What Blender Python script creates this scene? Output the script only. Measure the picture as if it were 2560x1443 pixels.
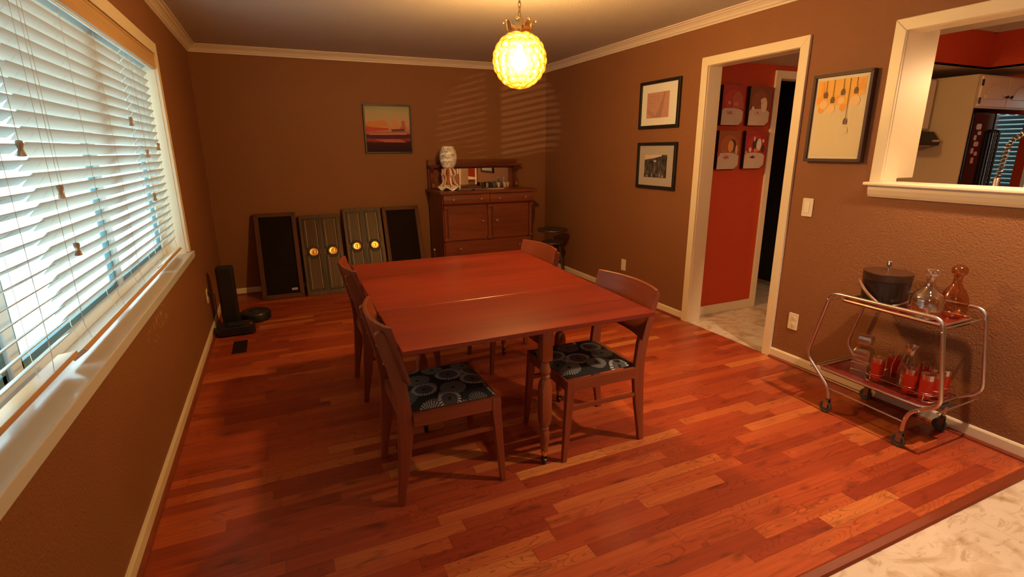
import bpy, bmesh, math, random
from mathutils import Vector, Matrix
random.seed(7)
PI = math.pi
S = bpy.context.scene
for o in list(bpy.data.objects): bpy.data.objects.remove(o)
COL = S.collection
W = 3.777            # room width; left wall x=0, back wall y=0, floor z=0
H = 2.44

# ------------------------------------------------------------------ camera
cd = bpy.data.cameras.new('camera'); cam = bpy.data.objects.new('camera', cd); COL.objects.link(cam)
yaw, pitch, roll = 0.4204, -0.2636, -0.0071
r0 = Vector((math.cos(yaw), -math.sin(yaw), 0))
f0 = Vector((math.sin(yaw)*math.cos(pitch), math.cos(yaw)*math.cos(pitch), math.sin(pitch)))
u0 = r0.cross(f0)
rr = math.cos(roll)*r0 + math.sin(roll)*u0
uu = -math.sin(roll)*r0 + math.cos(roll)*u0
M = Matrix((rr, uu, -f0)).transposed().to_4x4()
M.translation = Vector((0.6241, -5.9834, 1.4699))
cam.matrix_world = M
cd.sensor_fit = 'HORIZONTAL'; cd.sensor_width = 36; cd.lens = 1286.95/2560*36
cd.clip_start = 0.05; cd.clip_end = 200
S.camera = cam

# ------------------------------------------------------------------ world, exposure, lights
S.view_settings.view_transform = 'Standard'; S.view_settings.look = 'None'
S.view_settings.gamma = 1; S.view_settings.use_curve_mapping = False
S.view_settings.exposure = -0.22
wd = bpy.data.worlds.new('daylight'); S.world = wd; wd.use_nodes = True
wn = wd.node_tree.nodes; wl = wd.node_tree.links
bg = wn['Background']
tcw = wn.new('ShaderNodeTexCoord'); sxw = wn.new('ShaderNodeSeparateXYZ'); rpw = wn.new('ShaderNodeValToRGB')
wl.new(tcw.outputs['Generated'], sxw.inputs[0]); wl.new(sxw.outputs['Z'], rpw.inputs[0]); wl.new(rpw.outputs[0], bg.inputs[0])
rpw.color_ramp.elements[0].position = 0.0; rpw.color_ramp.elements[0].color = (0.58, 0.82, 0.84, 1)
rpw.color_ramp.elements[1].position = 0.5; rpw.color_ramp.elements[1].color = (0.66, 0.88, 1.0, 1)
bg.inputs[1].default_value = 9.0

def light(name, kind, loc, power, color, **kw):
    l = bpy.data.lights.new(name, kind); l.energy = power; l.color = color
    for k, v in kw.items(): setattr(l, k, v)
    o = bpy.data.objects.new(name, l); COL.objects.link(o); o.location = loc
    return o
def aim(o, target):
    d = Vector(target) - o.location
    o.rotation_euler = d.to_track_quat('-Z', 'Y').to_euler()
LAMP = Vector((2.018, -3.0, 1.980))
c1 = light('recessed_or_fill_light', 'SPOT', (3.25, -5.20, 2.41), 230, (1.0, 0.68, 0.42), shadow_soft_size=0.04, spot_size=math.radians(112), spot_blend=0.6)
c2 = light('recessed_or_fill_light', 'SPOT', (0.9, -7.0, 2.41), 42, (1.0, 0.66, 0.40), shadow_soft_size=0.05, spot_size=math.radians(82), spot_blend=0.9)  # added fill behind the camera, brightening chair fronts and the right wall
aim(c2, (3.3, -3.2, 0.75))
k1 = light('kitchen_lamp_or_fill', 'SPOT', (4.28, -4.85, 2.13), 58, (1.0, 0.65, 0.33), shadow_soft_size=0.05, spot_size=math.radians(170), spot_blend=0.5)
k2 = light('kitchen_lamp_or_fill', 'POINT', (5.2, -4.7, 1.95), 24, (1.0, 0.62, 0.30), shadow_soft_size=0.08)  # added fill hung below the ceiling to brighten the refrigerator cabinet fronts
glint = light('sun_glint', 'SPOT', (-5.0, -10.4, 0.15), 4200, (1.0, 0.78, 0.55), shadow_soft_size=0.02, spot_size=math.radians(6.2), spot_blend=0.3)
aim(glint, (3.2, 0.0, 1.74))
po = light('window_portal', 'AREA', (-0.16, -3.55, 1.4), 1, (1, 1, 1), shape='RECTANGLE', size=1.2, size_y=3.4)
po.rotation_euler = (0, math.radians(-90), 0)
po.data.cycles.is_portal = True

# ------------------------------------------------------------------ material helpers
MATS = {}
class NT:
    def __init__(s, name):
        s.m = bpy.data.materials.new(name); s.m.use_nodes = True
        s.t = s.m.node_tree; s.n = s.t.nodes; s.l = s.t.links
        s.p = s.n['Principled BSDF']; s.out = s.n['Material Output']; MATS[name] = s.m
    def __call__(s, typ, ins=None, **props):
        n = s.n.new('ShaderNode'+typ)
        for k, v in props.items(): setattr(n, k, v)
        if ins:
            for k, v in ins.items():
                i = n.inputs[k]
                if isinstance(v, bpy.types.NodeSocket): s.l.new(v, i)
                else: i.default_value = v
        return n
    def math(s, op, a, b=0.0, c=0.0):
        return s('Math', {0: a, 1: b, 2: c}, operation=op).outputs[0]
    def ramp(s, fac, *stops, interp='LINEAR'):
        n = s('ValToRGB', {0: fac}); cr = n.color_ramp; cr.interpolation = interp
        while len(cr.elements) < len(stops): cr.elements.new(0.5)
        for e, (p, c) in zip(cr.elements, stops): e.position = p; e.color = (*c, 1) if len(c) == 3 else c
        return n.outputs[0]
    def coord(s, kind='Object', scale=(1, 1, 1), loc=(0, 0, 0)):
        t = s('TexCoord'); m = s('Mapping', {'Vector': t.outputs[kind], 'Scale': scale, 'Location': loc}); return m.outputs[0]
    def mix(s, fac, a, b, blend='MIX'):
        n = s('Mix', None, data_type='RGBA', blend_type=blend)
        for i, v in ((0, fac), (6, a), (7, b)):
            if isinstance(v, bpy.types.NodeSocket): s.l.new(v, n.inputs[i])
            else: n.inputs[i].default_value = v if i == 0 or len(v) == 4 else (*v, 1)
        return n.outputs[2]
    def set(s, **kw):
        for k, v in kw.items():
            k = k.replace('_', ' ')
            i = s.p.inputs[k]
            if isinstance(v, bpy.types.NodeSocket): s.l.new(v, i)
            elif k in ('Base Color', 'Emission Color') and len(v) == 3: i.default_value = (*v, 1)
            else: i.default_value = v
        return s
    def bump(s, h, strength=0.3, dist=0.01):
        b = s('Bump', {'Height': h, 'Strength': strength, 'Distance': dist}); s.l.new(b.outputs[0], s.p.inputs['Normal'])

def plain(name, col, rough=0.5, metal=0.0, noise=0.0, **kw):
    t = NT(name); t.set(Base_Color=col, Roughness=rough, Metallic=metal, **kw)
    if noise:
        n = t('TexNoise', {'Vector': t.coord(), 'Scale': 9.0, 'Detail': 4.0}).outputs[0]
        c = t.mix(n, tuple(x*(1-noise) for x in col), tuple(min(1, x*(1+noise)) for x in col)); t.set(Base_Color=c)
    return t.m

def wall_paint(name, col, scuff=False):
    t = NT(name)
    n = t('TexNoise', {'Vector': t.coord(), 'Scale': 95.0, 'Detail': 3.0, 'Roughness': 0.55}).outputs[0]
    n2 = t('TexNoise', {'Vector': t.coord(), 'Scale': 1.3, 'Detail': 2.0}).outputs[0]
    c = t.mix(n2, tuple(x*0.93 for x in col), tuple(x*1.07 for x in col))
    if scuff:      # pale vertical scuff marks on the paint
        v = t.coord()
        sp = t('SeparateXYZ', {0: v})
        dy = t.math('SUBTRACT', sp.outputs[1], -3.02); dz = t.math('SUBTRACT', sp.outputs[2], 0.63)
        # the marks run in a slanting band
        d1 = t.math('ABSOLUTE', t.math('SUBTRACT', dz, t.math('MULTIPLY', dy, 0.10)))
        band = t.math('LESS_THAN', d1, 0.05)
        ln = t.math('LESS_THAN', t.math('ABSOLUTE', dy), 0.26)
        nn = t('TexNoise', {'Vector': t.coord(scale=(1, 60, 22)), 'Scale': 1.0, 'Detail': 2.0}).outputs[0]
        k = t.math('GREATER_THAN', nn, 0.63)
        f = t.math('MULTIPLY', t.math('MULTIPLY', band, ln), k)
        c = t.mix(f, c, (0.50, 0.33, 0.22))
    t.set(Base_Color=c, Roughness=0.62); t.p.inputs['Specular IOR Level'].default_value = 0.35
    t.bump(n, 0.6, 0.0075)
    return t.m

BROWN = (0.255, 0.100, 0.037)
m_wall = wall_paint('brown_wall_paint', BROWN)
m_wall_l = wall_paint('brown_wall_paint_scuffed', BROWN, True)
m_red = wall_paint('red_wall_paint', (0.56, 0.058, 0.013))
m_ceil = wall_paint('ceiling_paint', (0.50, 0.44, 0.40))
m_kceil = wall_paint('kitchen_ceiling_paint', (0.52, 0.40, 0.28))
m_trim = plain('cream_trim_paint', (0.80, 0.67, 0.47), 0.38, noise=0.03)
m_crown = plain('crown_paint', (0.72, 0.59, 0.47), 0.42, noise=0.03)
m_white = plain('white_vinyl', (0.78, 0.82, 0.82), 0.4)
m_plate = plain('cream_plastic', (0.80, 0.70, 0.52), 0.35)
m_sill = plain('sill_gloss_paint', (0.68, 0.66, 0.62), 0.16, noise=0.03)
m_slot = plain('dark_slot', (0.03, 0.02, 0.015), 0.6)

def floor_mat():
    t = NT('cherry_laminate')
    sp = t('SeparateXYZ', {0: t.coord()}); x, y = sp.outputs[0], sp.outputs[1]
    row = t.math('FLOOR', t.math('DIVIDE', y, 0.0665))
    rr_ = t('TexWhiteNoise', {'W': row}, noise_dimensions='1D').outputs[0]
    ln = t.math('MULTIPLY_ADD', rr_, 0.22, 0.42)
    u = t.math('DIVIDE', t.math('ADD', x, t.math('MULTIPLY', rr_, 9.0)), ln)
    colm = t.math('FLOOR', u)
    idv = t('CombineXYZ', {0: row, 1: colm}).outputs[0]
    wn_ = t('TexWhiteNoise', {'Vector': idv}, noise_dimensions='2D')
    v = wn_.outputs[0]
    base = t.ramp(v, (0.0, (0.31, 0.045, 0.018)), (0.35, (0.40, 0.064, 0.022)), (0.62, (0.47, 0.082, 0.027)), (0.84, (0.53, 0.110, 0.033)), (0.93, (0.59, 0.148, 0.042)), (1.0, (0.70, 0.235, 0.064)))
    # offset each strip's grain
    off = t('CombineXYZ', {0: t.math('MULTIPLY', v, 13.0), 1: t.math('MULTIPLY', v, 7.0)}).outputs[0]
    vec = t('VectorMath', {0: t.coord(), 1: off}, operation='ADD').outputs[0]
    g1 = t('TexNoise', {'Vector': t('Mapping', {'Vector': vec, 'Scale': (3.0, 60.0, 1)}).outputs[0], 'Scale': 1.0, 'Detail': 5.0, 'Roughness': 0.6}).outputs[0]
    g2 = t('TexNoise', {'Vector': t('Mapping', {'Vector': vec, 'Scale': (2.6, 11.0, 1)}).outputs[0], 'Scale': 1.0, 'Detail': 1.0}).outputs[0]
    ring = t.math('SINE', t.math('MULTIPLY', g2, 120.0))
    ringf = t.math('MULTIPLY', t.math('GREATER_THAN', ring, 0.86), 0.38)
    # figured strips only
    ringf = t.math('MULTIPLY', ringf, t.math('GREATER_THAN', t('TexWhiteNoise', {'Vector': t('VectorMath', {0: idv, 1: (7.3, 2.1, 0)}, operation='ADD').outputs[0]}, noise_dimensions='2D').outputs[0], 0.45))
    c = t.mix(t.math('MULTIPLY', t.ramp(g1, (0.35, (0, 0, 0)), (0.75, (1, 1, 1))), 0.42), base, (0.13, 0.018, 0.008))
    c = t.mix(ringf, c, (0.10, 0.014, 0.006))
    kn = t('TexNoise', {'Vector': t('Mapping', {'Vector': vec, 'Scale': (5, 14, 1)}).outputs[0], 'Scale': 1.0, 'Detail': 2.0}).outputs[0]
    c = t.mix(t.math('MULTIPLY', t.ramp(kn, (0.60, (0, 0, 0)), (0.76, (1, 1, 1))), 0.7), c, (0.07, 0.012, 0.006))
    fy = t.math('FRACT', t.math('DIVIDE', y, 0.0665)); fx = t.math('FRACT', u)
    seam = t.math('MAXIMUM', t.math('LESS_THAN', fy, 0.025), t.math('LESS_THAN', fx, 0.004))
    c = t.mix(t.math('MULTIPLY', seam, 0.45), c, (0.06, 0.01, 0.005))
    t.set(Base_Color=c, Roughness=t.math('MULTIPLY_ADD', g1, 0.12, 0.25)); t.p.inputs['Specular IOR Level'].default_value = 0.42
    t.bump(seam, 0.12, -0.001)
    return t.m
m_floor = floor_mat()

def tile_mat():
    t = NT('travertine_tile')
    v = t.coord()
    n1 = t('TexNoise', {'Vector': v, 'Scale': 4.0, 'Detail': 6.0, 'Distortion': 1.6}).outputs[0]
    n2 = t('TexNoise', {'Vector': t.coord(scale=(1, 2.5, 1)), 'Scale': 9.0, 'Detail': 8.0, 'Roughness': 0.7, 'Distortion': 0.8}).outputs[0]
    c = t.ramp(n1, (0.34, (0.50, 0.36, 0.23)), (0.48, (0.70, 0.58, 0.48)), (0.62, (0.72, 0.60, 0.50)), (0.74, (0.46, 0.31, 0.18)))
    c = t.mix(t.math('MULTIPLY', t.ramp(n2, (0.54, (0, 0, 0)), (0.66, (1, 1, 1))), 0.6), c, (0.33, 0.18, 0.09))
    sp = t('SeparateXYZ', {0: t.coord(loc=(0.12, 0.0, 0))})
    a = t.math('FRACT', t.math('DIVIDE', sp.outputs[0], 0.457)); b = t.math('FRACT', t.math('DIVIDE', sp.outputs[1], 0.457))
    g = t.math('MAXIMUM', t.math('LESS_THAN', a, 0.008), t.math('LESS_THAN', b, 0.008))
    c = t.mix(t.math('MULTIPLY', g, 0.35), c, (0.30, 0.22, 0.15))
    t.set(Base_Color=c, Roughness=0.38); t.bump(g, 0.2, -0.002)
    return t.m
m_tile = tile_mat()

def wood(name, dark, light_, axis='x', rough=0.35, sc=1.0, spec=0.5, streak=0.5):
    t = NT(name)
    s = {'x': (2.2, 38, 38), 'y': (38, 2.2, 38), 'z': (38, 38, 2.2)}[axis]
    s2 = {'x': (1.2, 9, 9), 'y': (9, 1.2, 9), 'z': (9, 9, 1.2)}[axis]
    n = t('TexNoise', {'Vector': t.coord(scale=tuple(k*sc for k in s)), 'Scale': 1.0, 'Detail': 5.0, 'Roughness': 0.6}).outputs[0]
    n2 = t('TexNoise', {'Vector': t.coord(scale=tuple(k*sc for k in s2)), 'Scale': 1.0, 'Detail': 2.0}).outputs[0]
    f = t.math('ADD', t.math('MULTIPLY', n, streak), t.math('MULTIPLY', n2, 1-streak))
    c = t.ramp(f, (0.32, dark), (0.68, light_))
    t.set(Base_Color=c, Roughness=rough); t.p.inputs['Specular IOR Level'].default_value = spec
    t.bump(n, 0.06, 0.002)
    return t.m
m_table = wood('cherry_table_top', (0.115, 0.012, 0.007), (0.285, 0.033, 0.015), 'x', 0.30, 0.55, spec=0.4, streak=0.45)
m_chair = wood('reddish_walnut', (0.185, 0.036, 0.014), (0.33, 0.078, 0.029), 'z', 0.36)
m_chairx = wood('reddish_walnut_rail', (0.185, 0.036, 0.014), (0.33, 0.078, 0.029), 'x', 0.36)
m_tleg = wood('turned_leg_cherry', (0.20, 0.042, 0.014), (0.37, 0.105, 0.032), 'z', 0.32)
m_side = wood('oak_sideboard', (0.105, 0.021, 0.008), (0.22, 0.052, 0.019), 'x', 0.38, 0.9)
m_sidez = wood('oak_sideboard_upright', (0.105, 0.021, 0.008), (0.24, 0.058, 0.021), 'z', 0.36, 0.9)
m_shoe = wood('shoe_moulding', (0.17, 0.030, 0.012), (0.27, 0.052, 0.018), 'x', 0.35)
m_walnut = wood('dark_walnut_veneer', (0.065, 0.018, 0.009), (0.125, 0.038, 0.018), 'z', 0.5, spec=0.2)
m_antique = wood('antiqued_olive_oak', (0.045, 0.018, 0.007), (0.135, 0.060, 0.017), 'z', 0.42, spec=0.22)
m_antdark = plain('antiqued_groove', (0.030, 0.018, 0.009), 0.5)
m_antedge = plain('antiqued_moulding', (0.30, 0.18, 0.07), 0.4)
m_valance = wood('golden_wood_valance', (0.50, 0.30, 0.13), (0.66, 0.42, 0.20), 'y', 0.4)
m_stool = wood('dark_stool_wood', (0.028, 0.016, 0.010), (0.075, 0.040, 0.022), 'x', 0.45)
m_grille = NT('black_grille_cloth')
_n = m_grille('TexNoise', {'Vector': m_grille.coord(), 'Scale': 260.0, 'Detail': 1.0}).outputs[0]
m_grille.set(Base_Color=m_grille.ramp(_n, (0.3, (0.007, 0.004, 0.002)), (0.7, (0.022, 0.014, 0.008))), Roughness=0.9, Specular_IOR_Level=0.08); m_grille.bump(_n, 0.4, 0.002)
m_grille = m_grille.m
m_brass = plain('aged_brass', (0.78, 0.45, 0.14), 0.30, 1.0)
m_chrome = plain('chrome', (0.82, 0.78, 0.75), 0.16, 1.0)
m_alu = plain('satin_tube', (0.70, 0.62, 0.56), 0.30, 1.0)
m_blackp = plain('black_plastic', (0.014, 0.014, 0.016), 0.32)
m_blackm = plain('matte_black_plastic', (0.020, 0.020, 0.022), 0.6)
m_rubber = plain('grey_rubber', (0.07, 0.065, 0.062), 0.6)
m_frameb = plain('black_picture_frame', (0.012, 0.010, 0.010), 0.42)
m_frameg = plain('dark_bronze_frame', (0.055, 0.022, 0.014), 0.6)
m_tray = plain('burgundy_tray_laminate', (0.17, 0.016, 0.012), 0.25)
m_silver = plain('silver_rim', (0.80, 0.70, 0.62), 0.28, 1.0)
m_mirror = plain('mirror_glass', (0.86, 0.84, 0.82), 0.02, 1.0)
m_bucket = NT('dark_woodgrain_vinyl')
_b = m_bucket('TexNoise', {'Vector': m_bucket.coord(scale=(50, 50, 2)), 'Scale': 1.0, 'Detail': 3.0}).outputs[0]
m_bucket.set(Base_Color=m_bucket.ramp(_b, (0.35, (0.012, 0.006, 0.004)), (0.7, (0.036, 0.015, 0.009))), Roughness=0.35); m_bucket = m_bucket.m
m_bucketrim = plain('dark_brown_vinyl', (0.045, 0.022, 0.014), 0.3)
m_slat = NT('white_faux_wood_slat')
m_slat.set(Base_Color=(0.70, 0.70, 0.66), Roughness=0.45)
_tr = m_slat('BsdfTranslucent', {'Color': (0.72, 0.80, 0.78, 1)})
_mx = m_slat('MixShader', {0: 0.24, 1: m_slat.p.outputs[0], 2: _tr.outputs[0]}); m_slat.l.new(_mx.outputs[0], m_slat.out.inputs[0]); m_slat = m_slat.m
m_slatlow = m_slat
m_cord = plain('off_white_cord', (0.66, 0.60, 0.50), 0.7)
m_tassel = wood('wooden_tassel', (0.32, 0.20, 0.12), (0.48, 0.33, 0.21), 'z', 0.4)
m_rail = wood('bottom_rail_wood', (0.52, 0.30, 0.15), (0.68, 0.42, 0.22), 'y', 0.4)

def glassmat(name, col=(1, 1, 1), alpha=0.86, rough=0.03, tint=(0.96, 0.94, 0.92)):
    t = NT(name)
    tr = t('BsdfTransparent', {'Color': (*tint, 1)}); gl = t('BsdfGlossy', {'Color': (*col, 1), 'Roughness': rough})
    lw = t('LayerWeight', {'Blend': 0.28})
    f = t.math('MULTIPLY_ADD', lw.outputs[1], 0.75, 1-alpha)
    mx = t('MixShader', {0: f, 1: tr.outputs[0], 2: gl.outputs[0]}); t.l.new(mx.outputs[0], t.out.inputs[0]); return t.m
m_glass = glassmat('clear_glass')
m_pane = glassmat('window_pane_glass', alpha=0.97, tint=(0.93, 0.98, 0.98))
m_cut = glassmat('cut_glass', col=(0.80, 0.62, 0.50), alpha=0.74, rough=0.28, tint=(0.84, 0.80, 0.74))
m_amberg = glassmat('amber_tinted_glass', col=(0.8, 0.55, 0.4), alpha=0.95, rough=0.15, tint=(0.84, 0.60, 0.46))
def redglass():
    t = NT('red_printed_glass')
    tr = t('BsdfTransparent', {'Color': (0.90, 0.30, 0.22, 1)})
    t.set(Base_Color=(0.75, 0.050, 0.022), Roughness=0.12)
    tl = t('BsdfTranslucent', {'Color': (0.85, 0.08, 0.03, 1)})
    a = t('MixShader', {0: 0.4, 1: t.p.outputs[0], 2: tl.outputs[0]})
    b = t('MixShader', {0: 0.62, 1: tr.outputs[0], 2: a.outputs[0]}); t.l.new(b.outputs[0], t.out.inputs[0]); return t.m
m_redg = redglass()
m_whiskey = glassmat('amber_liquid', col=(1, 0.6, 0.2), alpha=0.85, tint=(0.90, 0.48, 0.12))

def fabric_mat():
    t = NT('black_starburst_fabric')
    v = t.coord(scale=(1, 1, 0))
    vo = t('TexVoronoi', {'Vector': v, 'Scale': 8.8, 'Randomness': 0.70}, voronoi_dimensions='2D', feature='F1')
    def layer(vo, R0, R1, under=None):
        d2 = t('VectorMath', {0: v, 1: vo.outputs['Position']}, operation='SUBTRACT').outputs[0]
        sp = t('SeparateXYZ', {0: d2})
        ang = t.math('ARCTAN2', sp.outputs[1], sp.outputs[0])
        rad = t.math('SQRT', t.math('ADD', t.math('POWER', sp.outputs[0], 2.0), t.math('POWER', sp.outputs[1], 2.0)))
        rnd = t('SeparateXYZ', {0: vo.outputs['Color']}).outputs
        wob = t('TexNoise', {'Vector': v, 'Scale': 60.0}).outputs[0]
        lines = t.math('SINE', t.math('MULTIPLY_ADD', ang, 28.0, t.math('MULTIPLY', wob, 3.0)))
        R = t.math('MULTIPLY_ADD', rnd[0], R1, R0)
        inside = t.math('LESS_THAN', rad, R); hole = t.math('GREATER_THAN', rad, 0.009)
        inner = t.math('LESS_THAN', rad, t.math('MULTIPLY', R, 0.70))
        isring = t.math('GREATER_THAN', rnd[1], 0.55)
        grey = t.math('MULTIPLY_ADD', rnd[2], 0.18, 0.12)
        grey = t.math('MULTIPLY', grey, t.math('SUBTRACT', 1.0, t.math('MULTIPLY', t.math('MULTIPLY', inner, isring), 0.55)))
        grey = t.math('ADD', grey, t.math('MULTIPLY', t.math('MULTIPLY', isring, t.math('SUBTRACT', 1.0, inner)), 0.26))
        st = t.math('GREATER_THAN', lines, -0.40)
        f = t.math('MULTIPLY', hole, t.math('MULTIPLY', st, grey))
        return inside, f
    i1, f1 = layer(vo, 0.048, 0.018)
    v2 = t('TexVoronoi', {'Vector': v, 'Scale': 9.5, 'Randomness': 0.9}, voronoi_dimensions='2D', feature='F1')
    i2, f2 = layer(v2, 0.040, 0.014)
    under = t.math('MULTIPLY', t.math('MULTIPLY', i2, f2), 0.55)
    f = t.math('ADD', t.math('MULTIPLY', i1, f1), t.math('MULTIPLY', t.math('SUBTRACT', 1.0, i1), under))
    c = t.mix(f, (0.010, 0.008, 0.008), (1.0, 0.93, 0.86))
    t.set(Base_Color=c, Roughness=0.85)
    return t.m
m_fabric = fabric_mat()

# ------------------------------------------------------------------ mesh helpers
class MB:
    def __init__(s): s.bm = bmesh.new(); s.mi = 0
    def _f(s, vs):
        try:
            f = s.bm.faces.new(vs); f.material_index = s.mi; return f
        except ValueError: return None
    def box(s, x0, x1, y0, y1, z0, z1, mat=None):
        P = [(x0,y0,z0),(x1,y0,z0),(x1,y1,z0),(x0,y1,z0),(x0,y0,z1),(x1,y0,z1),(x1,y1,z1),(x0,y1,z1)]
        if mat is not None: P = [mat @ Vector(p) for p in P]
        v = [s.bm.verts.new(p) for p in P]
        for q in ((3,2,1,0),(4,5,6,7),(0,1,5,4),(1,2,6,5),(2,3,7,6),(3,0,4,7)): s._f([v[i] for i in q])
        return s
    def prism(s, poly, axis, a, b, mat=None):
        """poly: 2-D points; axis x: (y,z), y: (x,z), z: (x,y)"""
        def P(p, t):
            q = {'x': (t, p[0], p[1]), 'y': (p[0], t, p[1]), 'z': (p[0], p[1], t)}[axis]
            return mat @ Vector(q) if mat is not None else q
        A = [s.bm.verts.new(P(p, a)) for p in poly]; B = [s.bm.verts.new(P(p, b)) for p in poly]
        n = len(poly); s._f(A[::-1]); s._f(B)
        for i in range(n): s._f([A[i], A[(i+1) % n], B[(i+1) % n], B[i]])
        return s
    def rings(s, rings, closed=True, caps=True):
        R = [[s.bm.verts.new(p) for p in r] for r in rings]
        for a, b in zip(R, R[1:]):
            n = len(a)
            for i in range(n if closed else n-1): s._f([a[i], a[(i+1) % n], b[(i+1) % n], b[i]])
        if caps and closed: s._f(R[0][::-1]); s._f(R[-1])
        return s
    def lathe(s, prof, c=(0, 0, 0), seg=24, caps=True, mat=None, fx=1, fy=1):
        rs = []
        for r, z in prof:
            ring = [(c[0]+fx*r*math.cos(2*PI*i/seg), c[1]+fy*r*math.sin(2*PI*i/seg), c[2]+z) for i in range(seg)]
            if mat is not None: ring = [mat @ Vector(p) for p in ring]
            rs.append(ring)
        return s.rings(rs, True, caps)
    def tube(s, pts, r, seg=10, closed=False, caps=True):
        pts = [Vector(p) for p in pts]; n = len(pts)
        rad = r if isinstance(r, (list, tuple)) else [r]*n
        T = []
        for i in range(n):
            a = pts[i-1] if (i > 0 or closed) else pts[i]; b = pts[(i+1) % n] if (i < n-1 or closed) else pts[i]
            T.append((b-a).normalized())
        up = Vector((0, 0, 1)) if abs(T[0].z) < 0.9 else Vector((1, 0, 0))
        nrm = (up - T[0]*up.dot(T[0])).normalized(); rs = []
        for i in range(n):
            nrm = (nrm - T[i]*nrm.dot(T[i])).normalized(); bi = T[i].cross(nrm)
            rs.append([pts[i] + rad[i]*(math.cos(2*PI*k/seg)*nrm + math.sin(2*PI*k/seg)*bi) for k in range(seg)])
        if closed: rs.append(rs[0]); return s.rings(rs, True, False)
        return s.rings(rs, True, caps)
    def sphere(s, c, r, seg=16, rg=10, sz=1.0):
        prof = [(max(1e-4, r*math.sin(PI*i/rg)), -r*sz*math.cos(PI*i/rg)) for i in range(rg+1)]
        return s.lathe(prof, c, seg)
    def sheet(s, P):   # grid of points
        R = [[s.bm.verts.new(p) for p in r] for r in P]
        for a, b in zip(R, R[1:]):
            for i in range(len(a)-1): s._f([a[i], a[i+1], b[i+1], b[i]])
        return s
    def build(s, name, mats, parent=None, smooth=False, bevel=0, seg=2, sub=0, label=None, cat=None, group=None, kind=None, loc=None, rz=0):
        bmesh.ops.recalc_face_normals(s.bm, faces=s.bm.faces)
        me = bpy.data.meshes.new(name); s.bm.to_mesh(me); s.bm.free()
        if not isinstance(mats, (list, tuple)): mats = [mats]
        for m in mats: me.materials.append(m)
        if smooth:
            for p in me.polygons: p.use_smooth = True
            me.set_sharp_from_angle(angle=math.radians(smooth if smooth > 1 else 40))
        o = bpy.data.objects.new(name, me); COL.objects.link(o)
        if parent is not None: o.parent = parent
        if loc: o.location = loc
        if rz: o.rotation_euler = (0, 0, rz)
        if bevel:
            b = o.modifiers.new('bevel', 'BEVEL'); b.width = bevel; b.segments = seg; b.limit_method = 'ANGLE'; b.angle_limit = math.radians(35)
        if sub:
            q = o.modifiers.new('subd', 'SUBSURF'); q.levels = sub; q.render_levels = sub
        tag(o, label, cat, group, kind)
        return o
def tag(o, label=None, cat=None, group=None, kind=None):
    if label: o['label'] = label
    if cat: o['category'] = cat
    if group: o['group'] = group
    if kind: o['kind'] = kind
    return o
def thing(name, label, cat, loc=(0, 0, 0), rz=0, group=None):
    o = bpy.data.objects.new(name, None); COL.objects.link(o); o.location = loc; o.rotation_euler = (0, 0, rz)
    o.empty_display_size = 0.05
    return tag(o, label, cat, group)
def copy_tree(o, parent=None):
    c = o.copy(); COL.objects.link(c); c.parent = parent
    for ch in [k for k in bpy.data.objects if k.parent == o]: copy_tree(ch, c)
    return c
def struct(name, mb, mats, **kw): return mb.build(name, mats, kind='structure', **kw)
def arc_path(pts, rad=0.04, n=6):
    """polyline with rounded corners"""
    pts = [Vector(p) for p in pts]; out = [pts[0]]
    for a, b, c in zip(pts, pts[1:], pts[2:]):
        d1 = (a-b); d2 = (c-b); k = min(rad, d1.length*0.49, d2.length*0.49)
        p = b + d1.normalized()*k; q = b + d2.normalized()*k
        for i in range(n+1):
            t = i/n; out.append((1-t)**2*p + 2*t*(1-t)*b + t*t*q)
    out.append(pts[-1]); return out
def rrect(w, h, r, n=4, cx=0, cy=0):
    P = []
    for sx, sy, a0 in ((1, 1, 0), (-1, 1, 90), (-1, -1, 180), (1, -1, 270)):
        for i in range(n+1):
            a = math.radians(a0 + 90*i/n); P.append((cx+sx*(w/2-r)+r*math.cos(a), cy+sy*(h/2-r)+r*math.sin(a)))
    return P

# ================================================================== SETTING
YR = -7.8       # rear wall behind the camera
YT = -5.03      # wood/tile threshold
struct('floor', MB().box(0, W, YT, 0, -0.06, 0), m_floor)
struct('floor_tile', MB().box(-0.0, W, YR, YT, -0.06, -0.001), m_tile)
struct('trim_1', MB().prism([(YT-0.045, 0), (YT-0.038, 0.009), (YT-0.01, 0.012), (YT+0.005, 0)], 'x', 0.0, W), m_shoe)
struct('floor_kitchen', MB().box(W, 7.6, -7.2, -2.6, -0.06, -0.0005), m_tile)
struct('floor_hall', MB().box(4.2, 7.6, -2.6, 0.2, -0.06, -0.0005), m_tile)
struct('ceiling', MB().box(-0.2, W+0.12, YR, 0.1, H, H+0.08), m_ceil)
struct('wall_back', MB().box(-0.2, W+0.12, 0, 0.12, 0, H), m_wall)
struct('wall_rear', MB().box(-0.2, W+0.12, YR-0.12, YR, 0, H), m_wall)
# left wall with window opening
WY0, WY1, WZ0, WZ1 = -5.30, -1.865, 0.765, 2.065
mb = MB(); mb.box(-0.16, 0, YR, 0, 0, WZ0); mb.box(-0.16, 0, YR, 0, WZ1, H); mb.box(-0.16, 0, WY1, 0, WZ0, WZ1); mb.box(-0.16, 0, YR, WY0, WZ0, WZ1)
struct('wall_left', mb, m_wall_l)
# right wall with doorway and pass-through
DY0, DY1, DZ = -3.490, -2.700, 2.085
PY0, PY1, PZ0, PZ1 = -5.75, -4.117, 1.262, 2.066
WX = W + 0.123
mb = MB()
mb.box(W, WX, DY1, 0, 0, H); mb.box(W, WX, DY0, DY1, DZ, H); mb.box(W, WX, PY1, DY0, 0, H)
mb.box(W, WX, PY0, PY1, 0, PZ0); mb.box(W, WX, PY0, PY1, PZ1, H); mb.box(W, WX, YR, PY0, 0, H)
struct('wall_right', mb, m_wall)
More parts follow.
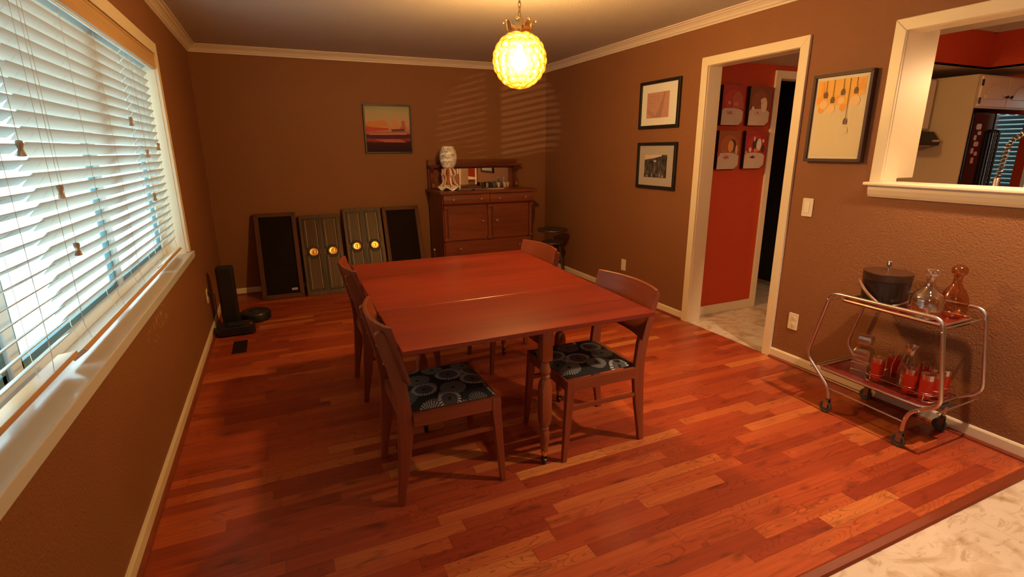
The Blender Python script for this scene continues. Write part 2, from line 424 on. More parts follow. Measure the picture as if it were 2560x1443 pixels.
# crown mouldings (mitred) : profile in (distance from wall, z)
CP = [(0, 2.372), (0.010, 2.372), (0.012, 2.384), (0.020, 2.388), (0.026, 2.402), (0.040, 2.416), (0.052, 2.422), (0.058, 2.430), (0.072, 2.432), (0.074, 2.440), (0, 2.440)]
def crown(name, x0, y0, x1, y1, nx, ny, m0, m1):
    """from (x0,y0) to (x1,y1), inward normal n; mitre inset signs"""
    dx, dy = x1-x0, y1-y0; L = math.hypot(dx, dy); tx, ty = dx/L, dy/L
    A = [(x0+nx*d+tx*d*m0, y0+ny*d+ty*d*m0, z) for d, z in CP]; B = [(x1+nx*d-tx*d*m1, y1+ny*d-ty*d*m1, z) for d, z in CP]
    return struct(name, MB().rings([A, B], True, True), m_crown)
crown('trim_2', 0, 0, W, 0, 0, -1, 1, 1)
crown('trim_3', 0, 0, 0, YR, 1, 0, 1, 1)
crown('trim_4', W, 0, W, YR, -1, 0, 1, 1)
# baseboards + shoe moulding
BP = [(0, 0), (0.013, 0), (0.013, 0.062), (0.009, 0.070), (0, 0.072)]
def baseb(name, axis, wallc, sgn, a, b, mat=m_trim, prof=BP):
    poly = [(wallc + sgn*d, z) for d, z in prof]
    return struct(name, MB().prism(poly, 'x' if axis == 'x' else 'y', a, b), mat)
SP = [(0.013, 0), (0.029, 0), (0.028, 0.008), (0.023, 0.014), (0.013, 0.017)]
baseb('baseboard_back', 'x', 0, -1, 0.029, W-0.029); baseb('trim_5', 'x', 0, -1, 0.029, W-0.029, m_shoe, SP)
baseb('baseboard_left', 'y', 0, 1, YR, 0); baseb('trim_6', 'y', 0, 1, YT, -0.0, m_shoe, SP)
baseb('baseboard_right', 'y', W, -1, -2.637, -0.0); baseb('trim_7', 'y', W, -1, -2.637, 0, m_shoe, SP)
baseb('baseboard_right_near', 'y', W, -1, YR, -3.553); baseb('trim_8', 'y', W, -1, YT, -3.553, m_shoe, SP)

# doorway: casing and jamb
CW = 0.064
def casing_poly(x0, x1, y0, y1, z0, z1, cw, mb, sill=False):
    """mitred casing on x-plane between x0..x1 around opening y0..y1, z0..z1 (no bottom)"""
    for P in ([(y1, z0), (y1+cw, z0), (y1+cw, z1+cw), (y1, z1)], [(y0-cw, z0), (y0, z0), (y0, z1), (y0-cw, z1+cw)], [(y0, z1), (y1, z1), (y1+cw, z1+cw), (y0-cw, z1+cw)]):
        mb.prism(P, 'x', x0, x1)
    return mb
mb = casing_poly(W-0.020, W, DY0, DY1, 0, DZ, CW, MB())
mb.box(W-0.002, WX+0.01, DY1-0.002, DY1+0.015, 0, DZ+0.015); mb.box(W-0.002, WX+0.01, DY0-0.015, DY0+0.002, 0, DZ+0.015); mb.box(W-0.002, WX+0.01, DY0, DY1, DZ-0.002, DZ+0.015)
struct('door_1', mb, m_trim, bevel=0.003)
# pass-through : casing, lining, sill with horn and apron
mb = casing_poly(W-0.020, W, PY0, PY1, PZ0+0.012, PZ1, 0.062, MB())
mb.box(W-0.002, WX+0.005, PY1-0.002, PY1+0.012, PZ0, PZ1+0.01); mb.box(W-0.002, WX+0.005, PY0-0.012, PY0+0.002, PZ0, PZ1+0.01); mb.box(W-0.002, WX+0.005, PY0, PY1, PZ1-0.002, PZ1+0.012)
struct('trim_9', mb, m_trim, bevel=0.004)
mb = MB(); mb.box(W-0.052, WX+0.03, PY0-0.1, PY1, PZ0-0.005, PZ0+0.014); mb.box(W-0.052, W, PY1-0.001, PY1+0.078, PZ0-0.005, PZ0+0.014)
struct('trim_10', mb, m_trim, bevel=0.006, seg=3)
prof = [(W, PZ0-0.004), (W-0.024, PZ0-0.004), (W-0.026, PZ0-0.03), (W-0.020, PZ0-0.055), (W-0.012, PZ0-0.070), (W, PZ0-0.072)]
struct('trim_11', MB().prism(prof, 'y', PY0-0.08, PY1+0.060), m_trim)

# ---- window 1 : casing, lining, sill, frame with panes
mb = casing_poly(0, 0.020, WY0, WY1, WZ0+0.035, WZ1, 0.070, MB())
mb.box(-0.16, 0.002, WY1-0.003, WY1+0.001, WZ0, WZ1); mb.box(-0.16, 0.002, WY0-0.001, WY0+0.003, WZ0, WZ1); mb.box(-0.16, 0.002, WY0, WY1, WZ1-0.003, WZ1+0.001)
struct('trim_12', mb, m_trim, bevel=0.003)
mb = MB(); mb.prism([(-0.155, 0.797), (0.040, 0.797), (0.040, 0.752), (0.0005, 0.752), (0.0005, 0.7655), (-0.155, 0.7655)], 'y', WY0, WY1-0.002); mb.box(0.0005, 0.040, WY1-0.002, WY1+0.082, 0.752, 0.797)
struct('trim_13', mb, m_sill, bevel=0.004)
win = thing('window_1', None, None); tag(win, kind='structure')
MULL = [WY0, -4.14, -2.98, WY1]
mb = MB()
mb.box(-0.158, -0.118, WY0, WY1, 0.797, 0.845); mb.box(-0.158, -0.118, WY0, WY1, WZ1-0.05, WZ1)
for y in (WY0+0.02, MULL[1], MULL[2], WY1-0.025): mb.box(-0.158, -0.118, y-0.032, y+0.032, 0.84, WZ1-0.045)
mb.build('window_frame', m_white, win, bevel=0.004)
m_teal = plain('dark_teal_seal', (0.10, 0.21, 0.24), 0.5)
for k in range(3):
    a = MULL[k]+0.045; b = MULL[k+1]-0.045
    MB().box(-0.142, -0.138, a, b, 0.84, WZ1-0.05).build('pane', m_pane, win)
    mb = MB()
    for (p, q) in ((a-0.012, a+0.020), (b-0.020, b+0.012)): mb.box(-0.150, -0.130, p, q, 0.84, WZ1-0.05)
    mb.box(-0.150, -0.130, a, b, 0.84, 0.868)
    mb.build('sash', m_teal, win)
# outside: concrete patio, pale wall of the next house
struct('ground_outside', MB().box(-14, -0.17, -16, 8, -0.35, -0.25), plain('pale_concrete', (0.42, 0.50, 0.50), 0.8, noise=0.1))
fence = thing('garden_fence', 'pale board fence standing outside beyond the window blinds', 'fence', (-5.2, -4, -0.25))
m_fence = plain('pale_fence_paint', (0.52, 0.66, 0.68), 0.7, noise=0.1)
mb = MB()
for i in range(60): mb.box(0, 0.02, -6+i*0.2, -6+i*0.2+0.185, 0.03, 1.05)
mb.build('board_panel', m_fence, fence)
for i in range(6): MB().box(-0.09, -0.002, -5.9+i*2.35, -5.81+i*2.35, 0, 1.1).build('post', m_fence, fence)

# ================================================================== BLINDS
def blind(label, y0, y1, tilt, zb, railtilt, railx, cords, tassels, sag=0.0):
    t = thing('window_blind', label, 'blind', (-0.050, (y0+y1)/2, 0), 0, 'wide slatted blinds across the window')
    h = (y1-y0)/2
    MB().box(-0.028, 0.028, -h, h, 2.005, 2.060).build('headrail', m_white, t)
    mb = MB(); pitch = 0.0445; z = 1.972; n = 0; zs = []
    while z > zb+0.03: zs.append(z); z -= pitch
    c, s_ = math.cos(tilt), math.sin(tilt)
    for z in zs:
        # slightly crowned slat: two faces thick
        prof = []
        for u, w in ((-0.025, 0.0), (-0.012, 0.0012), (0, 0.0016), (0.012, 0.0012), (0.025, 0.0), (0.025, -0.0026), (0, -0.0012), (-0.025, -0.0026)):
            prof.append((u*c - w*s_, z + u*s_ + w*c))
        mb.prism(prof, 'y', -h, h)
    mb.build('slats', m_slat, t)
    zl = zs[-1]
    rt = railtilt
    mat = Matrix.Translation((railx, 0, zb)) @ Matrix.Rotation(-rt, 4, 'Y')
    MB().box(-0.026, 0.026, -h+0.002, h-0.002, -0.008, 0.008, mat).build('bottom_rail', m_rail, t, bevel=0.002)
    cb = MB()
    for k in cords:
        for dx in (-0.024*c-0.003, 0.024*c+0.003):
            cb.tube([(dx, k, 2.0), (dx, k, zl), (railx*0.9+dx*0.8, k, zb+0.006)], 0.0009, 5)
        for z in zs: cb.tube([(-0.023*c, k, z-0.024*s_-0.002), (0.023*c, k, z+0.024*s_-0.002)], 0.0007, 4)
    cb.build('ladder_cord', m_cord, t)
    for (yy, zz) in tassels:
        MB().tube([(0.029, yy, 2.0), (0.030, yy, zz+0.04)], 0.0009, 5).build('pull_cord', m_cord, t)
        MB().lathe([(0.003, 0.045), (0.009, 0.043), (0.0095, 0.034), (0.006, 0.022), (0.0095, 0.008), (0.0115, 0.002), (0.006, 0)], (0.030, yy, zz), 12).build('tassel', m_tassel, t, smooth=True)
    return t
def cy(y0, y1, *f): return [(-1+2*k)*(y1-y0)/2 for k in f]
def pos(px_y, y0, y1): return px_y-(y0+y1)/2
A0, A1 = -5.285, -3.985; B0, B1 = -3.972, -2.512; C0, C1 = -2.498, -1.925
blind('near blind at the left edge of the photo with flatter open slats', A0, A1, math.radians(31), 0.842, math.radians(8), 0.0, cy(A0, A1, 0.1, 0.5, 0.86), [(pos(-4.055, A0, A1), 1.46)])
blind('middle blind with two wooden tassels and half-closed slats', B0, B1, math.radians(51), 0.832, math.radians(38), 0.022, cy(B0, B1, 0.08, 0.38, 0.66, 0.94), [(pos(-3.83, B0, B1), 1.325), (pos(-3.80, B0, B1), 1.13), (pos(-2.66, B0, B1), 1.60)])
blind('far narrow blind beside the right window jamb', C0, C1, math.radians(51), 0.832, math.radians(30), 0.014, cy(C0, C1, 0.12, 0.5, 0.88), [(pos(-2.41, C0, C1), 1.44), (pos(-2.06, C0, C1), 1.48), (pos(-2.43, C0, C1), 1.20)])
val = MB(); val.box(-0.007, 0.009, WY0+0.004, WY1-0.004, 1.978, 2.062); val.box(-0.008, 0.013, WY0+0.004, WY1-0.004, 2.050, 2.062)
val.build('valance', m_valance, bevel=0.002, label='golden wood valance board along the top of the window above the blinds', cat='valance')
mb = MB(); mb.box(-0.016, -0.0075, WY0+0.006, WY1-0.006, 1.970, 1.978)
mb.build('headrail_lip', m_white, label='thin bright white lip under the wood valance above the blinds', cat='trim strip')

# ================================================================== KITCHEN beyond the right wall
KX = 7.45; KY = -2.6
mb = MB(); mb.box(WX, 4.66, KY, KY+0.10, 0, H); mb.box(4.66, 5.42, KY, KY+0.10, 2.05, H); mb.box(5.42, 7.6, KY, KY+0.10, 0, H)
struct('wall_kitchen_back', mb, m_red)
struct('wall_kitchen_right', MB().box(KX, KX+0.1, -7.2, -3.62, 0, H).box(KX, KX+0.1, -3.28, KY, 0, H).box(KX, KX+0.1, -3.62, -3.28, 0, 0.9).box(KX, KX+0.1, -3.62, -3.28, 2.0, H), m_red)
struct('wall_kitchen_front', MB().box(W, 7.6, -7.3, -7.2, 0, H), m_red)
# unlit room behind the second doorway, its shade put into the wall colour
m_dark = plain('dark_room_shade', (0.035, 0.028, 0.022), 0.8)
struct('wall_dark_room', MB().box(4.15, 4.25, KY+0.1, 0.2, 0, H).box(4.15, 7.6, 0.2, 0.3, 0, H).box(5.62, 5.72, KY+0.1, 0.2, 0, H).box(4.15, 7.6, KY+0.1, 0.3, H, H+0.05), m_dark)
D2a, D2b = 4.675, 5.405
mb = MB()
for P in ([(D2a-0.062, 0), (D2a, 0), (D2a, 2.045), (D2a-0.062, 2.107)], [(D2b, 0), (D2b+0.062, 0), (D2b+0.062, 2.107), (D2b, 2.045)], [(D2a, 2.045), (D2b, 2.045), (D2b+0.062, 2.107), (D2a-0.062, 2.107)]):
    mb.prism(P, 'y', KY-0.018, KY)
mb.box(D2a-0.002, D2a+0.002, KY, KY+0.1, 0, 2.045); mb.box(D2b-0.002, D2b+0.002, KY, KY+0.1, 0, 2.045); mb.box(D2a, D2b, KY, KY+0.1, 2.043, 2.05)
struct('door_2', mb, m_trim, bevel=0.003)
struct('baseboard_kitchen', MB().box(WX, D2a-0.062, KY-0.014, KY, 0, 0.082), m_trim, bevel=0.003)
# soffit ring and tray ceiling
SX0, SX1, SY0, SY1, SZ = 4.55, 6.72, -6.4, -3.13, 2.15
mb = MB(); mb.box(WX, KX, SY1, KY, SZ, SZ+0.02); mb.box(WX, SX0, SY0, SY1, SZ, SZ+0.02); mb.box(SX1, KX, SY0, SY1, SZ, SZ+0.02); mb.box(WX, KX, -7.2, SY0, SZ, SZ+0.02)
struct('ceiling_soffit', mb, m_kceil)
mb = MB(); mb.box(SX0-0.02, SX1+0.02, SY1, SY1+0.02, SZ+0.001, H+0.2); mb.box(SX1, SX1+0.02, SY0, SY1, SZ+0.001, H+0.2); mb.box(SX0-0.02, SX0, SY0, SY1, SZ+0.001, H+0.2); mb.box(SX0, SX1, SY0-0.02, SY0, SZ+0.001, H+0.2)
struct('wall_tray', mb, m_red)
struct('ceiling_kitchen', MB().box(WX, KX, -7.2, KY, H+0.16, H+0.2), m_kceil)
mb = MB(); cw = 0.10
zc0, zc1 = H+0.02, H+0.16
mb.prism([(SY1, zc0), (SY1-0.02, zc0), (SY1-0.05, zc0+0.05), (SY1-0.11, zc1-0.03), (SY1-0.12, zc1), (SY1, zc1)], 'x', SX0, SX1)
mb.prism([(SX1, zc0), (SX1-0.02, zc0), (SX1-0.05, zc0+0.05), (SX1-0.11, zc1-0.03), (SX1-0.12, zc1), (SX1, zc1)], 'y', SY0, SY1)
struct('trim_14', mb, m_kceil)
# kitchen window (seen only as a reflection in the refrigerator)
kw = thing('window_2', None, None); tag(kw, kind='structure')
mb = MB(); mb.box(KX-0.012, KX+0.03, -3.64, -3.60, 0.9, 2.0); mb.box(KX-0.012, KX+0.03, -3.30, -3.265, 0.9, 2.0); mb.box(KX-0.012, KX+0.03, -3.60, -3.30, 0.87, 0.92); mb.box(KX-0.012, KX+0.03, -3.60, -3.30, 1.98, 2.03)
mb.build('window_frame', m_white, kw)
mb = MB()
for i in range(24):
    z = 0.95+i*0.0445; mb.prism([(KX+0.035, z-0.021), (KX+0.035, z-0.018), (KX+0.055, z+0.019), (KX+0.055, z+0.016)], 'y', -3.60, -3.30)
mb.build('slats', plain('teal_shade_slat', (0.12, 0.30, 0.30), 0.5), kw)

m_cab = plain('cream_cabinet_paint', (0.74, 0.60, 0.44), 0.4, noise=0.03)
m_cabside = plain('tan_side_panel', (0.56, 0.42, 0.25), 0.5, noise=0.03)
m_iron = plain('black_iron', (0.015, 0.012, 0.012), 0.4)
# cabinet end beside the pass-through
t = thing('wall_cabinet', 'cream wall cabinet end panel just inside the pass-through on the left', 'cabinet', (WX+0.006, -3.86, 1.293))
MB().box(0, 0.165, -0.25, 0.25, 0, 0.80).build('body', m_trim, t, bevel=0.003)
MB().box(0.166, 0.184, -0.24, 0.24, 0.01, 0.79).build('door', m_cab, t, bevel=0.003)
# panelled refrigerator surround
FX = 6.33; FY = -3.257
def cathedral_door(t, x0, x1, z0, z1, y):
    d = MB().box(x0, x1, y-0.02, y, z0, z1).build('door', m_cab, t, bevel=0.004)
    cxm = (x0+x1)/2; w = (x1-x0)/2-0.065; zt = z1-0.15
    poly = [(cxm-w, z0+0.065), (cxm+w, z0+0.065), (cxm+w, zt)]
    for i in range(9):
        a = i/8*PI; poly.append((cxm+w*0.78*math.cos(a), zt+0.085*math.sin(a)))
    poly.append((cxm-w, zt))
    MB().prism(poly, 'y', y-0.030, y-0.0195).build('raised_panel', m_cab, d, bevel=0.008)
    return d
t = thing('refrigerator_cabinet', 'cream cabinet with two arched doors over the black refrigerator', 'cabinet', (FX, FY, 0))
MB().box(0, 0.02, 0.0, 0.655, 0, 2.08).build('side_panel', m_cabside, t, bevel=0.002)
MB().box(0.021, 0.94, 0.0, 0.655, 1.80, 2.08).build('body', m_cab, t, bevel=0.002)
for i, (a, b) in enumerate(((0.035, 0.475), (0.485, 0.925))):
    d = cathedral_door(t, a, b, 1.812, 2.065, -0.001)
    kx = b-0.03 if i == 0 else a+0.03
    MB().lathe([(0.006, 0), (0.006, 0.012), (0.014, 0.018), (0.012, 0.026), (0.003, 0.028)], (0, 0, 0), 12, mat=Matrix.Translation((kx, -0.022, 1.90)) @ Matrix.Rotation(PI/2, 4, 'X')).build('knob', m_iron, d, smooth=True)
    if i == 0:
        for z in (1.86, 2.01): MB().box(a-0.016, a+0.008, -0.029, -0.0215, z-0.026, z+0.026).build('hinge', m_iron, d)
# refrigerator
m_fridge = plain('glossy_black_enamel', (0.008, 0.008, 0.010), 0.09)
t = thing('refrigerator', 'glossy black refrigerator under the arched cream cabinet doors', 'refrigerator', (FX+0.03, FY+0.03, 0))
MB().box(0, 0.88, 0.02, 0.61, 0.02, 1.765).build('body', m_fridge, t, bevel=0.004)
MB().box(0.003, 0.34, -0.045, 0.018, 0.05, 1.762).build('door', m_fridge, t, bevel=0.012, seg=3)
MB().box(0.347, 0.877, -0.045, 0.018, 0.05, 1.762).build('door', m_fridge, t, bevel=0.012, seg=3)
for x in (0.315, 0.375): MB().tube(arc_path([(x, -0.046, 0.55), (x, -0.085, 0.56), (x, -0.085, 1.60), (x, -0.046, 1.61)], 0.03), 0.011, 10).build('handle', m_blackp, t, smooth=True)
# magnets on its door
for i, (x, z, w, h) in enumerate(((0.10, 1.64, 0.075, 0.05), (0.13, 1.585, 0.05, 0.032), (0.075, 1.545, 0.035, 0.045), (0.11, 1.49, 0.07, 0.042), (0.07, 1.43, 0.035, 0.05), (0.135, 1.405, 0.045, 0.036), (0.10, 1.345, 0.04, 0.055))):
    lab = ['pale rectangular card magnet, topmost on the black refrigerator', 'small oval magnet just under the card magnet on the refrigerator', 'narrow upright magnet left of the cluster on the refrigerator', 'wide hexagonal magnet halfway down the refrigerator magnets', 'small upright magnet below the hexagonal magnet on the refrigerator', 'small oval magnet low on the right of the refrigerator magnets', 'lowest crooked pale magnet on the black refrigerator'][i]
    poly = rrect(w, h, min(w, h)*0.3, 3)
    MB().prism(poly, 'y', 0, -0.004).build('refrigerator_magnet', plain('magnet_colour_%s' % 'abcdefg'[i], (0.62, 0.50-0.04*i, 0.46-0.03*i), 0.5), loc=(FX+0.03+x, FY-0.0155, z), label=lab, cat='magnet', group='magnets on the refrigerator door')
# range wall cabinet + hood
t = thing('wall_cabinet', 'cream wall cabinet over the range hood left of the refrigerator panel', 'cabinet', (5.55, KY-0.33, 1.62))
MB().box(0, 0.76, 0.0, 0.32, 0, 0.45).build('body', m_cab, t, bevel=0.002)
for a in (0.01, 0.385): MB().box(a, a+0.365, -0.02, -0.001, 0.01, 0.44).build('door', m_cab, t, bevel=0.005)
t = thing('range_hood', 'black under-cabinet range hood left of the tan refrigerator panel', 'range hood', (5.55, KY-0.005, 1.48))
MB().prism([(0, 0), (-0.46, 0), (-0.47, 0.03), (-0.40, 0.125), (0, 0.125)], 'x', 0, 0.75).build('canopy', m_blackm, t, bevel=0.004)
MB().box(0.1, 0.65, -0.44, -0.06, -0.006, -0.001).build('filter', m_silver, t)
MB().box(0.62, 0.72, -0.476, -0.466, 0.032, 0.050).build('switch', m_silver, t)
# sink counter below the pass-through with spring faucet
t = thing('sink_counter', 'cream base cabinet and worktop behind the pass-through wall', 'counter', (WX+0.012, -5.0, 0))
MB().box(0, 0.60, -1.8, 0.95, 0.0, 0.86).build('body', m_cab, t, bevel=0.003)
MB().box(0, 0.63, -1.8, 0.95, 0.861, 0.90).build('worktop', plain('tan_laminate', (0.40, 0.27, 0.15), 0.35, noise=0.1), t, bevel=0.004)
FB = Vector((4.16, -4.475, 0.905))
t = thing('kitchen_faucet', 'tall coiled spring faucet at the right edge of the pass-through', 'faucet', FB)
MB().lathe([(0.028, 0), (0.028, 0.02), (0.016, 0.03), (0.016, 0.395), (0.012, 0.40)], seg=16).build('stem', m_chrome, t, smooth=True)
mb = MB(); pts = []
def fpath(s_):   # arch of the hose
    if s_ < 0.3: return Vector((0.02*s_, -0.03*s_, 0.38+s_*0.55))
    a = (s_-0.3)/0.7*PI
    return Vector((0.006, -0.009-0.12*(1-math.cos(a)), 0.545+0.10*math.sin(a)))
N = 360; turns = 26
for i in range(N+1):
    s_ = i/N; p = fpath(s_); q = fpath(min(1, s_+0.01)); o_ = fpath(max(0, s_-0.01)); tn = (q-o_).normalized()
    n1 = Vector((1, 0, 0)); n1 = (n1-tn*n1.dot(tn)).normalized(); n2 = tn.cross(n1); a = 2*PI*turns*s_
    pts.append(p+0.013*(math.cos(a)*n1+math.sin(a)*n2))
mb.tube(pts, 0.0024, 6); mb.build('spring', m_chrome, t, smooth=True)
MB().tube([fpath(i/40) for i in range(41)], 0.007, 8).build('hose', m_blackm, t, smooth=True)
MB().tube([fpath(1.0), fpath(1.0)+Vector((0, 0, -0.13))], [0.013, 0.017], 12).build('spray_head', m_chrome, t, smooth=True)
# kitchen pendant at the frame edge
m_amberemit = NT('lit_amber_rim'); m_amberemit.set(Base_Color=(0.9, 0.45, 0.12), Roughness=0.4, Emission_Color=(1, 0.42, 0.10), Emission_Strength=2.5); m_amberemit = m_amberemit.m
t = thing('kitchen_pendant_lamp', 'small dark scalloped pendant shade at the right edge above the faucet', 'pendant lamp', (4.62, -4.585, 1.60))
def scallop(rz):
    rings = []
    for r, z in rz: rings.append([((r+0.004*math.cos(12*a))*math.cos(a), (r+0.004*math.cos(12*a))*math.sin(a), z+0.006*math.cos(12*a)*(1 if z < 0.02 else 0)) for a in [2*PI*i/48 for i in range(48)]])
    return rings
MB().rings(scallop([(0.098, 0.0), (0.088, 0.02), (0.070, 0.06), (0.050, 0.11), (0.020, 0.145)]), True, False).build('shade', plain('dark_bronze', (0.05, 0.02, 0.012), 0.35), t, smooth=True)
MB().rings(scallop([(0.100, -0.004), (0.1005, 0.004), (0.097, 0.004), (0.097, -0.004)]), True, False).build('rim', m_amberemit, t, smooth=True)
MB().tube([(0, 0, 0.14), (0, 0, SZ+0.4-1.60)], 0.004, 8).build('cord', m_blackm, t)
mb = MB().sphere((0, 0, 0.06), 0.026, 12, 8); mb.build('bulb', m_amberemit, t, smooth=True)

# four framed canvases on the red wall : flat picture shapes in one mesh per print
PAL = {}
def pm(col, rough=0.6):
    k = tuple(round(c, 3) for c in col)
    if k not in PAL: PAL[k] = plain('print_ink_%d_%d_%d' % tuple(int(c*255) for c in col), col, rough)
    return PAL[k]
def ell(cx, cy, rx, ry, n=20, rot=0):
    c, s_ = math.cos(rot), math.sin(rot)
    return [(cx+rx*math.cos(a)*c-ry*math.sin(a)*s_, cy+rx*math.cos(a)*s_+ry*math.sin(a)*c) for a in [2*PI*i/n for i in range(n)]]
def art(name, parent, shapes, place, step=0.0003):
    """shapes: list of (colour or material, polygon in picture metres); place(u, v, d) -> local point, d = height off the sheet"""
    mb = MB(); mats = []
    for k, (col, poly) in enumerate(shapes):
        m = col if isinstance(col, bpy.types.Material) else pm(col)
        if m not in mats: mats.append(m)
        mb.mi = mats.index(m)
        mb._f([mb.bm.verts.new(place(u, v, 0.0005+k*step)) for u, v in poly])
    return mb.build(name, mats, parent)
cloth = (0.62, 0.47, 0.36)
def tablecloth(w, h): return [(cloth, [(0.0, 0.0), (w*0.80, 0.0), (w*0.97, h*0.10), (w*0.98, h*0.34), (w*0.86, h*0.40), (w*0.5, h*0.43), (w*0.12, h*0.42), (0.02*w, h*0.38)])] + \
    [((0.42, 0.27, 0.20), [(w*(0.55+0.09*i), 0.02*h), (w*(0.56+0.09*i), 0.02*h), (w*(0.575+0.09*i), h*0.2)]) for i in range(4)] + \
    [((0.45, 0.25, 0.17), ell(w*0.40, h*0.325, w*0.15, h*0.055)), ((0.68, 0.55, 0.44), ell(w*0.40, h*0.33, w*0.125, h*0.042)), ((0.45, 0.11, 0.06), ell(w*0.40, h*0.332, w*0.07, h*0.022))]
def canvas(lab, x, z, bgc, extra):
    w, h = 0.242, 0.312
    t = thing('canvas_picture', lab, 'picture', (x, KY-0.0008, z), 0, 'square canvases on the red kitchen wall')
    MB().box(0, w, -0.036, 0, 0, h).build('canvas', m_frameb, t, bevel=0.002)
    sh = [(bgc, [(0, 0), (w, 0), (w, h), (0, h)]), (tuple(min(1, c*1.35) for c in bgc), ell(w*0.5, h*0.62, w*0.40, h*0.27))] + tablecloth(w, h) + [(c, [((0.5+(a-0.5)*1.12)*w, (0.40+(b-0.40)*1.3)*h) for a, b in poly]) for c, poly in extra]
    art('print', t, sh, lambda u, v, d: (u, -0.0362-d, v))
CZ1, CZ2 = 1.655, 1.298; CX1, CX2 = 4.008, 4.312
canvas('upper left canvas, big rosy creature eating a ham at a white tablecloth', CX1, CZ1, (0.40, 0.030, 0.016), [((0.50, 0.10, 0.06), [(0.46, 0.42), (0.42, 0.62), (0.52, 0.72), (0.70, 0.74), (0.86, 0.64), (0.92, 0.42)]), ((0.62, 0.15, 0.09), ell(0.60, 0.50, 0.10, 0.04)), ((0.55, 0.14, 0.08), ell(0.40, 0.33, 0.07, 0.028)), ((0.60, 0.30, 0.2), ell(0.32, 0.52, 0.06, 0.035))])
canvas('upper right canvas, white hen seated at a tablecloth on a brown ground', CX2, CZ1, (0.20, 0.050, 0.018), [((0.78, 0.58, 0.42), ell(0.66, 0.50, 0.13, 0.15, rot=0.1)), ((0.74, 0.54, 0.40), ell(0.60, 0.58, 0.10, 0.055)), ((0.75, 0.55, 0.4), ell(0.20, 0.43, 0.055, 0.04)), ((0.30, 0.12, 0.06), ell(0.47, 0.47, 0.03, 0.02))])
canvas('lower left canvas, orange long-eared dog at a tablecloth', CX1, CZ2, (0.34, 0.090, 0.020), [((0.10, 0.03, 0.02), ell(0.62, 0.56, 0.16, 0.13)), ((0.80, 0.36, 0.07), ell(0.55, 0.55, 0.12, 0.12)), ((0.78, 0.45, 0.2), ell(0.80, 0.48, 0.05, 0.1)), ((0.55, 0.10, 0.06), ell(0.40, 0.325, 0.10, 0.025)), ((0.4, 0.05, 0.03), ell(0.07, 0.40, 0.05, 0.05))])
canvas('lower right canvas, black and white cow at a tablecloth on red', CX2, CZ2, (0.36, 0.020, 0.020), [((0.05, 0.03, 0.03), ell(0.50, 0.58, 0.14, 0.12)), ((0.80, 0.66, 0.54), ell(0.63, 0.58, 0.11, 0.13, rot=-0.2)), ((0.70, 0.22, 0.13), ell(0.52, 0.47, 0.10, 0.04)), ((0.05, 0.03, 0.03), ell(0.82, 0.50, 0.07, 0.08)), ((0.8, 0.62, 0.5), ell(0.42, 0.70, 0.035, 0.05)), ((0.8, 0.62, 0.5), ell(0.80, 0.66, 0.05, 0.035)), ((0.78, 0.6, 0.48), ell(0.26, 0.48, 0.06, 0.05)), ((0.08, 0.03, 0.02), ell(0.40, 0.325, 0.10, 0.022)), ((0.7, 0.2, 0.12), ell(0.10, 0.42, 0.05, 0.04))])

# ================================================================== WALL PICTURES, SWITCHES
def frame_x(t, w, h, fw, dp, mat, bev=0.004):
    """frame on the right wall: local u along -y, v up, projecting to -x"""
    mb = MB()
    for P in ([(0, 0), (-w, 0), (-w+fw, fw), (-fw, fw)], [(0, h), (-w, h), (-w+fw, h-fw), (-fw, h-fw)], [(0, 0), (0, h), (-fw, h-fw), (-fw, fw)], [(-w, 0), (-w, h), (-w+fw, h-fw), (-w+fw, fw)]):
        mb.prism(P, 'x', -dp, 0)
    return mb.build('frame', mat, t, bevel=bev)
WF = W-0.0015
# scribbled print, white mat
t = thing('framed_print', 'black framed pinkish sketch with a wide white mat, upper of two beside the doorway', 'picture', (WF, -1.885, 1.643))
w, h = 0.530, 0.404
frame_x(t, w, h, 0.028, 0.024, m_frameb)
MB().box(-0.010, -0.001, -w+0.02, -0.02, 0.02, h-0.02).build('mat_board', plain('white_mat', (0.74, 0.70, 0.62), 0.7), t)
m_sketch = NT('pink_sketch'); _v = m_sketch.coord(scale=(1, 1, 2.2))
_w1 = m_sketch('TexNoise', {'Vector': _v, 'Scale': 9.0, 'Detail': 3.0, 'Distortion': 1.0}).outputs[0]
_ln = m_sketch.math('GREATER_THAN', m_sketch.math('SINE', m_sketch.math('MULTIPLY', _w1, 90.0)), 0.55)
m_sketch.set(Base_Color=m_sketch.mix(m_sketch.math('MULTIPLY', _ln, 0.5), (0.52, 0.27, 0.19), (0.30, 0.14, 0.10)), Roughness=0.6); m_sketch = m_sketch.m
a0, a1, b0, b1 = -0.395, -0.100, 0.090, 0.305
sk = [(m_sketch, [(a1, b0), (a0, b0), (a0, b1), (a1, b1)]), ((0.36, 0.19, 0.14), [(-0.20, b0+0.002), (-0.30, b0+0.002), (-0.345, b1-0.002), (-0.325, b1-0.002), (-0.26, b0+0.06)]), ((0.40, 0.20, 0.15), [(a1-0.003, b0+0.09), (a1-0.003, b0+0.05), (-0.18, b0+0.005), (-0.25, b0+0.005)])]
sk += [((0.33, 0.16, 0.12), [(-0.115, b1-0.03-0.028*i), (-0.115-0.15+0.02*i, b1-0.03-0.028*i), (-0.115-0.15+0.02*i, b1-0.032-0.028*i), (-0.115, b1-0.032-0.028*i)]) for i in range(4)]
art('print', t, sk, lambda u, v, d: (-0.0102-d, u, v))
